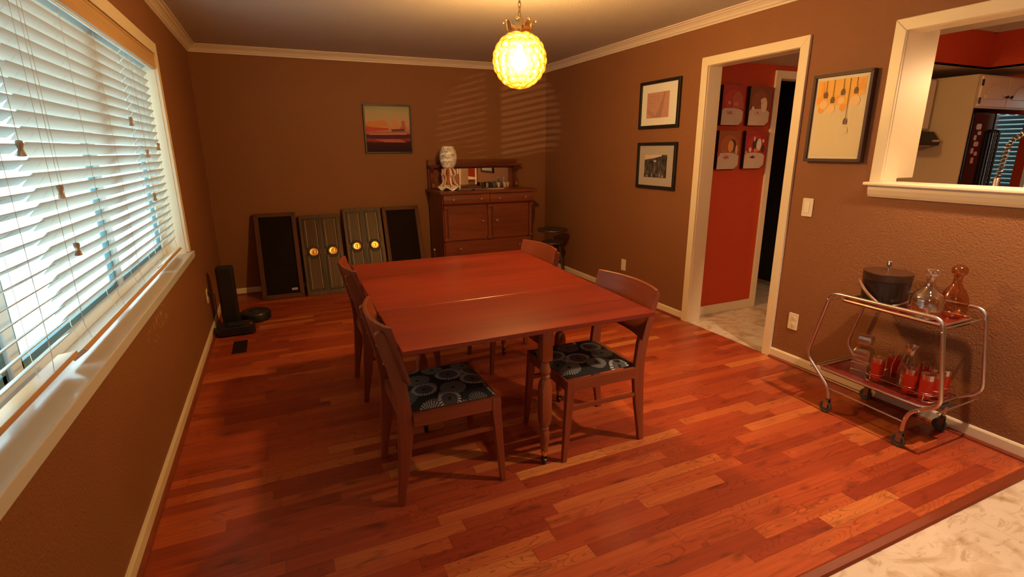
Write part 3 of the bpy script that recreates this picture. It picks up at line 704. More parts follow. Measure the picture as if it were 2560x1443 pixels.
# black and white photograph
t = thing('framed_photograph', 'black framed small monochrome landscape photo in a grey mat, lower of two', 'picture', (WF, -1.893, 1.116))
w, h = 0.528, 0.408
frame_x(t, w, h, 0.028, 0.024, m_frameb)
MB().box(-0.010, -0.001, -w+0.02, -0.02, 0.02, h-0.02).build('mat_board', plain('grey_mat', (0.38, 0.33, 0.29), 0.7), t)
m_bw = NT('dark_foliage_print'); _n = m_bw('TexNoise', {'Vector': m_bw.coord(), 'Scale': 26.0, 'Detail': 5.0}).outputs[0]
m_bw.set(Base_Color=m_bw.ramp(_n, (0.35, (0.015, 0.012, 0.012)), (0.62, (0.09, 0.075, 0.07)), (0.75, (0.20, 0.18, 0.16))), Roughness=0.5); m_bw = m_bw.m
a1, a0, b0, b1 = -0.105, -0.410, 0.100, 0.300
sk = [(m_bw, [(a1, b0), (a0, b0), (a0, b1), (a1, b1)]), ((0.55, 0.42, 0.34), [(a1, b1-0.045), (a1-0.12, b1-0.030), (a0+0.075, b1-0.012), (a0+0.07, b1), (a1, b1)]),
      ((0.42, 0.36, 0.32), ell(-0.25, b1-0.055, 0.022, 0.008, 10)), ((0.36, 0.30, 0.27), ell(-0.215, b0+0.02, 0.006, 0.020, 8)), ((0.40, 0.33, 0.28), ell(-0.325, b0+0.02, 0.006, 0.018, 8)), ((0.22, 0.19, 0.17), ell(-0.36, b0+0.012, 0.02, 0.012, 8)), ((0.2, 0.17, 0.16), ell(-0.15, b0+0.012, 0.02, 0.01, 8))]
art('photograph', t, sk, lambda u, v, d: (-0.0102-d, u, v))
# light bulb print
t = thing('framed_print', 'tall brown framed yellow print of hanging light bulbs right of the doorway', 'picture', (WF, -3.628, 1.384))
w, h = 0.366, 0.514
frame_x(t, w, h, 0.019, 0.036, m_frameg, 0.002)
cream = (0.70, 0.57, 0.34); yel = (0.80, 0.42, 0.055); ora = (0.80, 0.33, 0.035); pale = (0.82, 0.52, 0.24); dkb = (0.13, 0.055, 0.030)
MB().box(-0.022, -0.001, -w+0.015, -0.015, 0.015, h-0.015).build('backing_board', pm((0.74, 0.62, 0.46)), t)
PWd, PHt = w-0.062, h-0.062; ox, oz = -0.031, 0.031
def pu(a, b): return (ox-a*PWd, oz+b*PHt)
def pell(a, b, rx, ry, n=20): return [pu(a+rx*math.cos(q), b+ry*math.sin(q)) for q in [2*PI*i/n for i in range(n)]]
sh = [(cream, [pu(0, 0), pu(1, 0), pu(1, 1), pu(0, 1)])]
for a, wd_, bt in ((0.06, 0.10, 0.70), (0.18, 0.14, 0.66), (0.33, 0.14, 0.66), (0.46, 0.12, 0.70), (0.60, 0.15, 0.68), (0.76, 0.14, 0.72), (0.90, 0.12, 0.80)):
    sh.append((yel, [pu(a-wd_/2-0.01, bt), pu(a+wd_/2+0.01, bt), pu(a+wd_/2+0.01, 0.985), pu(a-wd_/2-0.01, 0.985)])); sh.append((yel, pell(a, bt, wd_/2+0.015, 0.04)))
for a, b in ((0.12, 0.62), (0.57, 0.63), (0.07, 0.74), (0.46, 0.74), (0.90, 0.87)): sh.append((ora, pell(a, b, 0.065, 0.05)))
sh.append((ora, [pu(0.08, 0.7), pu(0.14, 0.7), pu(0.14, 0.97), pu(0.08, 0.97)])); sh.append((ora, [pu(0.86, 0.86), pu(0.94, 0.86), pu(0.94, 0.97), pu(0.86, 0.97)]))
for a, b, r_ in ((0.17, 0.68, 0.085), (0.33, 0.62, 0.085), (0.52, 0.715, 0.070), (0.80, 0.70, 0.10)): sh.append((pale, pell(a, b, r_, r_*0.66)))
sh.append(((0.66, 0.50, 0.27), pell(0.66, 0.335, 0.085, 0.056))); sh.append((cream, pell(0.66, 0.335, 0.078, 0.050)))
for a, b in ((0.19, 0.775), (0.345, 0.705), (0.54, 0.795), (0.665, 0.425), (0.80, 0.80)):
    sh.append((dkb, [pu(a-0.035, b-0.012), pu(a+0.035, b-0.012), pu(a+0.045, b+0.03), pu(a+0.02, b+0.068), pu(a-0.02, b+0.068), pu(a-0.045, b+0.03)]))
    sh.append((dkb, [pu(a-0.005, b+0.06), pu(a+0.005, b+0.06), pu(a+0.005, 0.985), pu(a-0.005, 0.985)]))
for i in range(9): a = 0.05+0.105*i; sh.append(((0.62, 0.50, 0.26), [pu(a, 0.58), pu(a+0.005, 0.58), pu(a+0.005, 0.36+0.04*(i % 3)), pu(a, 0.36+0.04*(i % 3))]))
art('print', t, sh, lambda u, v, d: (-0.0222-d, u, v), 0.00012)
# sunset picture on the back wall
t = thing('framed_picture', 'square dark framed desert sunset photo with pink and orange bands on the back wall', 'picture', (1.553, -0.0015, 1.440))
w, h = 0.518, 0.512
mb = MB(); fw = 0.016
for P in ([(0, 0), (w, 0), (w-fw, fw), (fw, fw)], [(0, h), (w, h), (w-fw, h-fw), (fw, h-fw)], [(0, 0), (0, h), (fw, h-fw), (fw, fw)], [(w, 0), (w, h), (w-fw, h-fw), (w-fw, fw)]): mb.prism(P, 'y', -0.030, 0)
mb.build('frame', m_frameb, t, bevel=0.002)
ms = NT('sunset_print'); _c = ms.coord(); _s = ms('SeparateXYZ', {0: _c})
_nz = ms('TexNoise', {'Vector': ms.coord(scale=(3, 1, 9)), 'Scale': 1.0, 'Detail': 3.0}).outputs[0]
_f = ms.math('ADD', ms.math('DIVIDE', _s.outputs[2], h), ms.math('MULTIPLY', ms.math('SUBTRACT', _nz, 0.5), 0.10))
ms.set(Base_Color=ms.ramp(_f, (0.0, (0.026, 0.010, 0.013)), (0.22, (0.050, 0.014, 0.020)), (0.27, (0.33, 0.06, 0.055)), (0.32, (0.08, 0.022, 0.035)), (0.385, (0.13, 0.03, 0.045)), (0.40, (0.48, 0.15, 0.12)), (0.44, (0.40, 0.15, 0.10)), (0.47, (0.55, 0.22, 0.13)), (0.60, (0.56, 0.34, 0.20)), (0.85, (0.46, 0.38, 0.22)), (1.0, (0.30, 0.32, 0.19))), Roughness=0.7, Specular_IOR_Level=0.15); ms = ms.m
sh = [(ms, [(0.012, 0.012), (w-0.012, 0.012), (w-0.012, h-0.012), (0.012, h-0.012)]),
      ((0.60, 0.20, 0.035), [(0.012, 0.30), (0.05, 0.335), (0.12, 0.338), (0.22, 0.352), (0.25, 0.33), (0.27, 0.29), (0.012, 0.27)]),
      ((0.50, 0.04, 0.02), [(0.012, 0.29), (0.10, 0.275), (0.26, 0.268), (0.26, 0.246), (0.012, 0.23)]),
      ((0.62, 0.24, 0.09), [(0.30, 0.26), (0.31, 0.31), (0.325, 0.35), (0.345, 0.35), (0.365, 0.31), (0.38, 0.26)]),
      ((0.46, 0.10, 0.05), [(0.39, 0.26), (0.41, 0.30), (0.41, 0.345), (0.445, 0.345), (0.45, 0.29), (0.47, 0.26)]),
      ((0.10, 0.03, 0.04), [(0.29, 0.255), (0.44, 0.262), (0.45, 0.235), (0.30, 0.23)]),
      ((0.62, 0.24, 0.20), [(0.05, 0.205), (0.46, 0.212), (0.46, 0.200), (0.05, 0.197)]),
      ((0.45, 0.09, 0.06), [(0.10, 0.150), (0.38, 0.150), (0.46, 0.115), (0.22, 0.118)])]
art('print', t, sh, lambda u, v, d: (u, -0.012-d, v))

# switch and outlets
t = thing('light_switch', 'cream rocker light switch on the brown wall right of the doorway', 'light switch', (WF, -3.684, 1.092))
MB().prism(rrect(0.074, 0.118, 0.006), 'x', -0.006, 0).build('plate', m_plate, t, bevel=0.002)
MB().box(-0.010, -0.006, -0.017, 0.017, -0.034, 0.034).build('rocker', plain('white_rocker', (0.86, 0.80, 0.66), 0.3), t, bevel=0.002)
def outlet(lab, loc, rz, full=True):
    t = thing('wall_outlet', lab, 'outlet', loc, rz)
    MB().prism(rrect(0.072, 0.116, 0.006), 'x', -0.006, 0).build('plate', m_plate, t, bevel=0.002)
    for z in (-0.024, 0.024):
        if not full: break
        s_ = MB().prism([(y*1.0, q+z) for y, q in ell(0, 0, 0.017, 0.015, 16)], 'x', -0.009, -0.006).build('socket', m_plate, t)
        mb = MB(); mb.box(-0.0095, -0.0089, -0.008, -0.006, z-0.002, z+0.008); mb.box(-0.0095, -0.0089, 0.006, 0.008, z-0.002, z+0.008); mb.box(-0.0095, -0.0089, -0.002, 0.002, z-0.010, z-0.006)
        mb.build('slot', m_slot, s_)
    return t
outlet('cream duplex outlet low on the wall right of the doorway', (WF, -3.697, 0.310), 0)
outlet('blank cream wall plate low on the right wall behind the dining chairs', (WF, -1.745, 0.322), 0, False)
outlet('cream outlet on the left wall behind the black vacuum tower', (0.0015, -1.283, 0.335), PI)

# ================================================================== PENDANT LAMP
t = thing('pendant_lamp', 'lit amber bubble-glass globe pendant with a gold crown hanging over the table', 'pendant lamp', LAMP)
LS = 1.09; t.scale = (LS, LS, LS)
m_globe = NT('amber_bubble_glass')
_t = m_globe('BsdfTransparent', {'Color': (1.0, 0.86, 0.50, 1)}); _lw = m_globe('LayerWeight', {'Blend': 0.5}).outputs[1]
_l = m_globe('BsdfTranslucent', {'Color': m_globe.ramp(_lw, (0.0, (1, 0.80, 0.34)), (0.30, (1.0, 0.58, 0.10)), (0.55, (0.55, 0.19, 0.008)), (1.0, (0.22, 0.055, 0.002)))}); _g = m_globe('BsdfGlossy', {'Color': (1, 0.8, 0.5, 1), 'Roughness': 0.08})
_a = m_globe('MixShader', {0: 0.075, 1: _t.outputs[0], 2: _l.outputs[0]}); _b = m_globe('MixShader', {0: m_globe('LayerWeight', {'Blend': 0.2}).outputs[1], 1: _a.outputs[0], 2: _g.outputs[0]})
m_globe.l.new(_b.outputs[0], m_globe.out.inputs[0]); m_globe = m_globe.m
# bubbles : one shell with rows of rounded bumps
GR = 0.147
dirs = []
for k in range(1, 10):
    th = PI*(k+0.15)/10.6; n = max(5, int(round(17*math.sin(th))))
    for i in range(n): ph = 2*PI*(i+0.5*(k % 2))/n; dirs.append(Vector((math.sin(th)*math.cos(ph), math.sin(th)*math.sin(ph), -math.cos(th))))
dirs.append(Vector((0, 0, -1)))
bmg = bmesh.new(); bmesh.ops.create_icosphere(bmg, subdivisions=6, radius=1.0)
kill = [v for v in bmg.verts if v.co.z > 0.90]
bmesh.ops.delete(bmg, geom=kill, context='VERTS')
for v in bmg.verts:
    d = v.co.normalized(); best = max(d.dot(q) for q in dirs); ang = math.acos(min(1, best))
    b = math.sqrt(max(0, 1-(ang/0.225)**2)) if ang < 0.225 else 0
    v.co = d*(GR*(0.885+0.125*b))
me = bpy.data.meshes.new('globe'); bmg.to_mesh(me); bmg.free(); me.materials.append(m_globe)
for p in me.polygons: p.use_smooth = True
go = bpy.data.objects.new('globe', me); COL.objects.link(go); go.parent = t
m_bulb = NT('glowing_bulb'); m_bulb.set(Base_Color=(1, 0.9, 0.7), Emission_Color=(1.0, 0.65, 0.32), Emission_Strength=1230.0); m_bulb = m_bulb.m
MB().lathe([(0.001, -0.052), (0.02, -0.049), (0.034, -0.035), (0.040, -0.010), (0.036, 0.015), (0.022, 0.035), (0.015, 0.05), (0.014, 0.075)], seg=20).build('bulb', m_bulb, t, smooth=True)
m_gold = plain('gold_crown', (0.90, 0.60, 0.22), 0.28, 1.0)
MB().lathe([(0.058, 0.125), (0.060, 0.135), (0.052, 0.140), (0.052, 0.150), (0.060, 0.154), (0.062, 0.160), (0.040, 0.162), (0.014, 0.164), (0.014, 0.206), (0.006, 0.210)], seg=28, caps=False).build('cap', m_gold, t, smooth=True)
mb = MB()
for i in range(8):
    a = 2*PI*i/8+0.2
    for (r1, z1, w1), (r2, z2, w2) in zip([(0.058, 0.146, 0.020), (0.064, 0.158, 0.018), (0.066, 0.176, 0.014), (0.072, 0.190, 0.009)], [(0.064, 0.158, 0.018), (0.066, 0.176, 0.014), (0.072, 0.190, 0.009), (0.086, 0.193, 0.009)]):
        ca, sa = math.cos(a), math.sin(a)
        def q(r, z, w_, off): return (r*ca-w_*sa+off*ca, r*sa+w_*ca+off*sa, z)
        A = [q(r1, z1, -w1, 0), q(r1, z1, w1, 0), q(r1, z1, w1, 0.003), q(r1, z1, -w1, 0.003)]
        B = [q(r2, z2, -w2, 0), q(r2, z2, w2, 0), q(r2, z2, w2, 0.003), q(r2, z2, -w2, 0.003)]
        mb.rings([A, B])
    mb.sphere((0.088*math.cos(a), 0.088*math.sin(a), 0.191), 0.0075, 8, 6)
mb.build('crown', m_gold, t, smooth=True)
mb = MB(); z = 0.214; i = 0
while LAMP.z+z*LS < H-0.050:
    pts = []
    for k in range(14):
        a = 2*PI*k/14; u_, v_ = 0.0075*math.cos(a), 0.0155*math.sin(a)
        pts.append((u_, 0, z+0.010+v_) if i % 2 == 0 else (0, u_, z+0.010+v_))
    mb.tube(pts, 0.0021, 6, closed=True); z += 0.0245; i += 1
mb.build('chain', plain('aged_chain_brass', (0.40, 0.24, 0.10), 0.35, 1.0), t, smooth=True)
MB().lathe([(0.004, -0.04), (0.02, -0.036), (0.055, -0.014), (0.062, -0.003), (0.062, 0)], (0, 0, (H-LAMP.z-0.001)/LS), 24).build('ceiling_canopy', m_gold, t, smooth=True)

# recessed ceiling light just out of frame, plus an added housing for the fill
m_warm = NT('warm_lamp_lens'); m_warm.set(Base_Color=(1, 0.8, 0.6), Emission_Color=(1, 0.66, 0.35), Emission_Strength=6.0); m_warm = m_warm.m
for lab, (x, y) in (('recessed ceiling light above the near end of the pass-through', (3.25, -5.20)), ('added fill light fixture over the tiled floor behind the camera', (0.9, -7.0))):
    t = thing('recessed_or_fill_fixture', lab, 'ceiling light', (x, y, H-0.001))
    MB().lathe([(0.092, 0), (0.090, -0.006), (0.070, -0.008), (0.066, -0.001)], seg=32, caps=False).build('trim_ring', m_white, t, smooth=True)
    MB().lathe([(0.066, -0.002), (0.045, -0.003), (0.001, -0.003)], seg=32, caps=False).build('lens', m_warm, t)

# ================================================================== DINING TABLE
TZ = 0.738; TT = 0.021
t = thing('dining_table', 'large red cherry drop-leaf dining table in the middle of the room', 'table', (1.60, -3.35, 0))
def tl(x, y): return (x-1.60, y+3.35)
near = [tl(0.984, -4.165), tl(2.162, -4.176), tl(2.192, -3.612), tl(0.989, -3.622)]
main = [tl(0.989, -3.617), tl(2.192, -3.607), tl(2.243, -2.508), tl(1.013, -2.500)]
MB().prism(near, 'z', TZ-TT, TZ).build('drop_leaf', m_table, t, bevel=0.003)
MB().prism(main, 'z', TZ-TT, TZ).build('tabletop', m_table, t, bevel=0.003)
# apron of the fixed part
mb = MB(); ax0, ax1, ay0, ay1 = -0.42, 0.46, -0.20, 0.70
mb.box(ax0, ax1, ay0, ay0+0.02, 0.60, TZ-TT); mb.box(ax0, ax1, ay1-0.02, ay1, 0.60, TZ-TT); mb.box(ax0, ax0+0.02, ay0, ay1, 0.60, TZ-TT); mb.box(ax1-0.02, ax1, ay0, ay1, 0.60, TZ-TT)
mb.build('apron', m_chairx, t, bevel=0.002)
def turned_leg(x, y, parent, top=TZ-TT):
    mb = MB(); w_ = 0.026
    def sq(z, a, ch): 
        return [(x+px, y+py, z) for px, py in rrect(2*a, 2*a, ch, 3)]
    def rd(z, r): return [(x+r*math.cos(a), y+r*math.sin(a), z) for a in [math.radians(4+22.5*i) for i in range(16)]]
    R = [sq(top, w_, 0.002), sq(0.545, w_, 0.002), sq(0.538, w_*0.92, 0.010)]
    for z, r in ((0.532, 0.019), (0.526, 0.017), (0.520, 0.020), (0.505, 0.022), (0.490, 0.027), (0.478, 0.026), (0.468, 0.018), (0.463, 0.024), (0.455, 0.024), (0.451, 0.018), (0.445, 0.019)): R.append(rd(z, r))
    R += [sq(0.432, w_*0.88, 0.010), sq(0.405, w_, 0.006), sq(0.250, w_, 0.006), sq(0.215, w_*0.88, 0.010)]
    for z, r in ((0.200, 0.018), (0.192, 0.022), (0.184, 0.018), (0.178, 0.021), (0.150, 0.024), (0.120, 0.022), (0.090, 0.018), (0.082, 0.020), (0.074, 0.015), (0.066, 0.014)): R.append(rd(z, r))
    leg = mb.rings(R[::-1]).build('leg', m_tleg, parent, smooth=35)
    MB().lathe([(0.016, 0.074), (0.017, 0.062), (0.012, 0.044), (0.006, 0.036)], (x, y, 0), 14).build('brass_socket', m_brass, leg, smooth=True)
    mb = MB(); mb.box(x-0.010, x-0.006, y-0.012, y+0.010, 0.010, 0.040); mb.box(x+0.006, x+0.010, y-0.012, y+0.010, 0.010, 0.040)
    mb.lathe([(0.001, -0.006), (0.014, -0.006), (0.015, 0), (0.014, 0.006), (0.001, 0.006)], (0, 0, 0), 14, mat=Matrix.Translation((x, y-0.003, 0.015)) @ Matrix.Rotation(PI/2, 4, 'Y'))
    mb.build('caster', plain('old_caster_metal', (0.10, 0.08, 0.06), 0.4, 0.8), leg)
    return leg
for x, y in ((-0.39, -0.17), (0.43, -0.17), (-0.39, 0.67), (0.43, 0.67)): turned_leg(x, y, t)
turned_leg(1.655-1.60, -4.045+3.35, t)
MB().box(0.043, 0.067, -0.668, -0.20, 0.600, TZ-TT-0.001).build('gate_rail', m_chairx, t, bevel=0.002)

# ================================================================== DINING CHAIRS
def make_chair(lab):
    t = thing('dining_chair', lab, 'chair', (0, 0, 0), 0, 'dining chairs at the cherry table')
    rear = [(.943, 0), (.973, 0), (.985, .08), (1.008, .20), (1.022, .30), (1.028, .36), (1.024, .44), (1.012, .55), (.987, .64), (.962, .715), (.940, .780), (.934, .790), (.922, .797), (.908, .795), (.900, .785), (.906, .755), (.930, .66), (.952, .56), (.965, .46), (.967, .37), (.962, .28), (.952, .12)]
    rear = [(x-1.19, z) for x, z in rear]
    for s_ in (-1, 1):
        MB().prism(rear, 'y', s_*0.197-0.0125, s_*0.197+0.0125).build('leg', m_chair, t, bevel=0.004)
    # front legs: splayed, tapering
    for s_ in (-1, 1):
        yo = s_*0.205; yf = s_*0.212
        A = [(0.222, yf-0.011, 0), (0.246, yf-0.011, 0), (0.246, yf+0.011, 0), (0.222, yf+0.011, 0)]
        B = [(0.186, yo-0.015, 0.36), (0.228, yo-0.015, 0.36), (0.228, yo+0.015, 0.36), (0.186, yo+0.015, 0.36)]
        Cc = [(0.186, yo-0.015, 0.422), (0.226, yo-0.015, 0.422), (0.226, yo+0.015, 0.422), (0.186, yo+0.015, 0.422)]
        MB().rings([A, B, Cc]).build('leg', m_chair, t, bevel=0.003)
    # seat rails
    mb = MB()
    for s_ in (-1, 1): mb.box(-0.163, 0.187, s_*0.207-0.010, s_*0.207+0.010, 0.364, 0.421)
    mb.box(0.196, 0.222, -0.192, 0.192, 0.364, 0.421); mb.box(-0.205, -0.182, -0.186, 0.186, 0.364, 0.421)
    mb.build('seat_rail', m_chairx, t, bevel=0.002)
    for s_ in (-1, 1):
        MB().prism([(-0.172, 0.258), (0.205, 0.262), (0.205, 0.283), (-0.172, 0.279)], 'y', s_*0.200-0.008, s_*0.200+0.008).build('stretcher', m_chairx, t, bevel=0.002)
    # upholstered seat, domed
    P = []; nx, ny = 18, 18
    for i in range(nx+1):
        row = []
        for j in range(ny+1):
            u = -1+2*i/nx; v = -1+2*j/ny
            e = (1-abs(u)**5)*(1-abs(v)**5)
            hw = 0.190+0.008*(u+1)/2
            x = -0.172+(u+1)/2*0.385; y = v*hw
            cr = 1-0.025*(u*u*v*v)**2
            row.append((x*1.0 if abs(u) < 1 else x, y*cr, 0.4235+0.027*max(0, e)**0.5))
        P.append(row)
    mb = MB().sheet(P)
    B2 = [[(x, y, 0.4225) for x, y, z in r] for r in P]
    edge = [B2[0][0], B2[-1][0], B2[-1][-1], B2[0][-1]]
    mb.build('seat_cushion', m_fabric, t, smooth=60)
    # curved backrest board between the posts, in front of them
    P = []; ns = 14; nz = 5; th = 0.017
    def bx(y, z):  # back surface x
        return (0.893-1.19) + (0.820-z)*0.262 + 0.050*(y/0.245)**2
    rings = []
    for k in range(ns+1):
        y = -0.245+0.49*k/ns
        f = [(bx(y, z), y, z) for z in [0.572+(0.820-0.572)*q/nz for q in range(nz+1)]]
        b = [(p[0]+th, p[1], p[2]) for p in f][::-1]
        rings.append(f+b)
    MB().rings(rings).build('backrest', m_chairb, t, smooth=35, bevel=0.003)
    # screws holding the board
    mb = MB()
    for s_ in (-1, 1):
        for z in (0.66, 0.74): mb.lathe([(0.001, 0), (0.004, 0.0), (0.004, 0.002), (0.001, 0.0025)], (0, 0, 0), 8, mat=Matrix.Translation((bx(0.197, z)-0.041, s_*0.197, z)) @ Matrix.Rotation(-PI/2, 4, 'Y'))
    mb.build('screw', m_silver, t)
    return t
m_chairb = wood('reddish_walnut_board', (0.150, 0.028, 0.012), (0.265, 0.060, 0.024), 'y', 0.32)
ch = make_chair('front left dining chair with a starburst-print seat pulled partly out facing right')
ch.location = (1.190, -3.865, 0)
for lab, x, y, rz in (('front right dining chair facing left beside the turned table leg', 1.982, -3.862, PI), ('far right dining chair tucked in, only its backrest showing above the table', 2.036, -2.775, PI+0.02), ('far left dining chair tucked in behind the front left chair', 1.205, -2.830, 0.0)):
    c = copy_tree(ch); c.location = (x, y, 0); c.rotation_euler = (0, 0, rz); c['label'] = lab

# ================================================================== SIDEBOARD
t = thing('sideboard', 'antique oak sideboard with a mirrored back and shelf against the back wall', 'sideboard', (2.77, -0.32, 0))
def sx(x): return x-2.77
def sy(y): return y+0.32
L, R_, F, B = sx(2.228), sx(3.305), sy(-0.585), sy(-0.035)
mb = MB(); mb.box(L, L+0.022, F+0.02, B, 0.10, 1.004); mb.box(R_-0.022, R_, F+0.02, B, 0.10, 1.004); mb.box(L, R_, B-0.015, B, 0.10, 1.004); mb.box(L, R_, F+0.02, B, 0.10, 0.13)
mb.box(L, R_, F+0.012, F+0.03, 0.10, 1.004)
mb.build('body', m_sidez, t, bevel=0.002)
for x in (L+0.03, R_-0.03):
    for y in (F+0.045, B-0.04): MB().lathe([(0.026, 0.099), (0.028, 0.06), (0.018, 0.02), (0.020, 0.0)], (x, y, 0), 14).build('foot', m_sidez, t, smooth=True)
MB().box(sx(2.195), sx(3.345), sy(-0.625), sy(-0.020), 1.005, 1.036).build('top_board', m_side, t, bevel=0.006, seg=3)
def knob(parent, x, z, y, r=0.013):
    MB().lathe([(0.006, 0), (0.006, 0.008), (r, 0.014), (r*0.9, 0.022), (0.003, 0.026)], (0, 0, 0), 14, mat=Matrix.Translation((x, y, z)) @ Matrix.Rotation(PI/2, 4, 'X')).build('knob', m_knob, parent, smooth=True)
m_knob = plain('worn_wood_knob', (0.30, 0.15, 0.09), 0.35)
mid = (L+R_)/2
for a, b in ((L+0.004, mid-0.003), (mid+0.003, R_-0.004)):
    # overhanging drawer row with a swelled front
    pr = [(F+0.0115, 0.893), (F-0.020, 0.893), (F-0.034, 0.910), (F-0.036, 0.950), (F-0.030, 0.985), (F-0.022, 1.002), (F+0.0115, 1.002)]
    d = MB().prism(pr, 'x', a, b).build('drawer', m_side, t, bevel=0.002)
    for q in (0.2, 0.8): knob(d, a+(b-a)*q, 0.950, F-0.036)
for a, b, kx in ((L+0.055, mid-0.040, -1), (mid+0.040, R_-0.055, 1)):
    d = MB().box(a, b, F-0.004, F+0.011, 0.500, 0.885).build('door', m_side, t, bevel=0.003)
    knob(d, (b-0.045) if kx < 0 else (a+0.045), 0.70, F-0.005)
for x, w_ in ((L+0.026, 0.021), (mid, 0.026), (R_-0.026, 0.021)):
    # half-round columns with cap and base blocks
    col = MB().lathe([(w_, 0.53), (w_*1.0, 0.60), (w_*1.05, 0.70), (w_*0.95, 0.85)], (x, F+0.004, 0), 16, fx=0.85, fy=0.95).build('column', m_sidez, t, smooth=True)
    MB().box(x-w_*1.1, x+w_*1.1, F-0.026, F+0.010, 0.850, 0.886).build('capital', m_side, col, bevel=0.003)
    MB().box(x-w_*1.1, x+w_*1.1, F-0.026, F+0.010, 0.498, 0.530).build('base_block', m_side, col, bevel=0.003)
for a, b, z0, z1 in ((L+0.01, R_-0.01, 0.335, 0.485),):
    d = MB().box(a, b, F-0.016, F+0.011, z0, z1).build('drawer', m_side, t, bevel=0.004)
    for q in (0.16, 0.84): knob(d, a+(b-a)*q, 0.41, F-0.016)
MB().box(L+0.01, R_-0.01, F-0.006, F+0.011, 0.15, 0.325).build('lower_panel', m_side, t, bevel=0.003)
# hutch
MB().box(sx(2.225), sx(3.340), sy(-0.075), sy(-0.030), 1.037, 1.362).build('back_board', m_side, t, bevel=0.003)
MB().box(sx(2.375), sx(3.225), sy(-0.0765), sy(-0.0755), 1.052, 1.262).build('mirror', m_mirror, t)
mb = MB(); mb.box(sx(2.365), sx(3.235), sy(-0.088), sy(-0.0755), 1.037, 1.054); mb.box(sx(2.365), sx(3.235), sy(-0.086), sy(-0.0755), 1.260, 1.272); mb.box(sx(2.363), sx(2.377), sy(-0.086), sy(-0.0755), 1.037, 1.272); mb.box(sx(3.223), sx(3.237), sy(-0.086), sy(-0.0755), 1.037, 1.272)
mb.build('mirror_frame', m_side, t)
mb = MB(); mb.box(sx(2.212), sx(3.368), sy(-0.190), sy(-0.0755), 1.288, 1.306); mb.box(sx(2.225), sx(3.352), sy(-0.170), sy(-0.0755), 1.276, 1.288)
mb.build('shelf', m_side, t, bevel=0.004)
for x in (2.255, 3.300):    # scroll brackets holding the shelf
    pr = [(sy(-0.0755), 1.037), (sy(-0.165), 1.037), (sy(-0.180), 1.060), (sy(-0.172), 1.100), (sy(-0.135), 1.140), (sy(-0.110), 1.175), (sy(-0.115), 1.215), (sy(-0.145), 1.245), (sy(-0.165), 1.275), (sy(-0.0755), 1.275)]
    MB().prism(pr, 'x', sx(x)-0.019, sx(x)+0.019).build('bracket', m_sidez, t, bevel=0.005)

# white and orange ceramic lamp on the sideboard
TOPZ = 1.0365
m_shell = NT('pebbled_white_glass')
_v = m_shell('TexVoronoi', {'Vector': m_shell.coord(), 'Scale': 55.0}).outputs[0]
m_shell.set(Base_Color=m_shell.ramp(_v, (0.12, (0.72, 0.66, 0.58)), (0.5, (0.82, 0.76, 0.68)), (0.75, (0.42, 0.34, 0.28))), Roughness=0.4); m_shell.bump(_v, 0.5, 0.004); m_shell = m_shell.m
m_orange = plain('orange_glaze', (0.62, 0.14, 0.020), 0.25); m_whiteg = plain('white_glaze', (0.80, 0.70, 0.60), 0.25)
t = thing('ceramic_lamp', 'orange and white ceramic lamp with a pebbled white egg-shaped shade', 'table lamp', (2.385, -0.345, TOPZ))
mb = MB(); rings = []
for r_, z_, am in ((0.125, 0.0, 0.016), (0.122, 0.012, 0.018), (0.085, 0.030, 0.012), (0.045, 0.048, 0.004), (0.030, 0.06, 0)):
    rings.append([((r_+0.010*math.cos(6*a))*math.cos(a), (r_+0.010*math.cos(6*a))*math.sin(a), z_+am*(1+math.cos(6*a))/1.0) for a in [2*PI*i/60 for i in range(60)]])
mb.rings(rings, True, False); mb.build('scalloped_foot', m_whiteg, t, smooth=True)
MB().lathe([(0.026, 0.045), (0.030, 0.070), (0.028, 0.11), (0.024, 0.150), (0.020, 0.190), (0.030, 0.225), (0.040, 0.240)], seg=24).build('stem', m_orange, t, smooth=True)
for i in range(6):
    a = 2*PI*i/6+PI/2; ca, sa = math.cos(a), math.sin(a)
    pr = [(0.098, 0.050), (0.070, 0.075), (0.052, 0.110), (0.050, 0.145), (0.074, 0.170), (0.066, 0.205), (0.040, 0.238)]
    mb = MB(); mb.tube([(r_*ca, r_*sa, z_) for r_, z_ in pr], [0.008, 0.012, 0.015, 0.012, 0.017, 0.014, 0.009], 8)
    mb.build('scroll_rib', m_whiteg if i % 2 else plain('pale_orange_glaze_%d' % i, (0.66, 0.36, 0.20), 0.3), t, smooth=True)
MB().lathe([(0.050, 0.238), (0.068, 0.256), (0.086, 0.292), (0.096, 0.345), (0.094, 0.385), (0.080, 0.435), (0.062, 0.468), (0.052, 0.474), (0.046, 0.470)], seg=28, caps=False).build('shade', m_shell, t, smooth=True)
# runner and small glasses
mb = MB(); P = []
for i in range(25):
    row = []
    for j in range(9): row.append((-0.16+0.32*i/24, -0.10+0.20*j/8, 0.0015+0.004*(0.5+0.5*math.sin(i*1.1+j*0.8))+(0.008 if 6 < i < 10 else 0)))
    P.append(row)
mb.sheet(P)
m_lace = NT('pale_lace'); _q = m_lace('TexVoronoi', {'Vector': m_lace.coord(), 'Scale': 70.0}).outputs[0]
m_lace.set(Base_Color=m_lace.ramp(_q, (0.2, (0.45, 0.28, 0.22)), (0.6, (0.30, 0.14, 0.10))), Roughness=0.8); m_lace = m_lace.m
mb.build('lace_runner', m_lace, smooth=True, loc=(2.66, -0.42, TOPZ), label='crumpled pale lace doily lying on the sideboard right of the ceramic lamp', cat='doily')
MB().box(-0.10, 0.10, -0.012, 0.012, 0, 0.010).build('folded_napkin', plain('pale_napkin', (0.55, 0.42, 0.34), 0.8), bevel=0.003, loc=(2.90, -0.46, TOPZ), label='thin pale folded strip lying in front of the lace doily on the sideboard', cat='napkin')
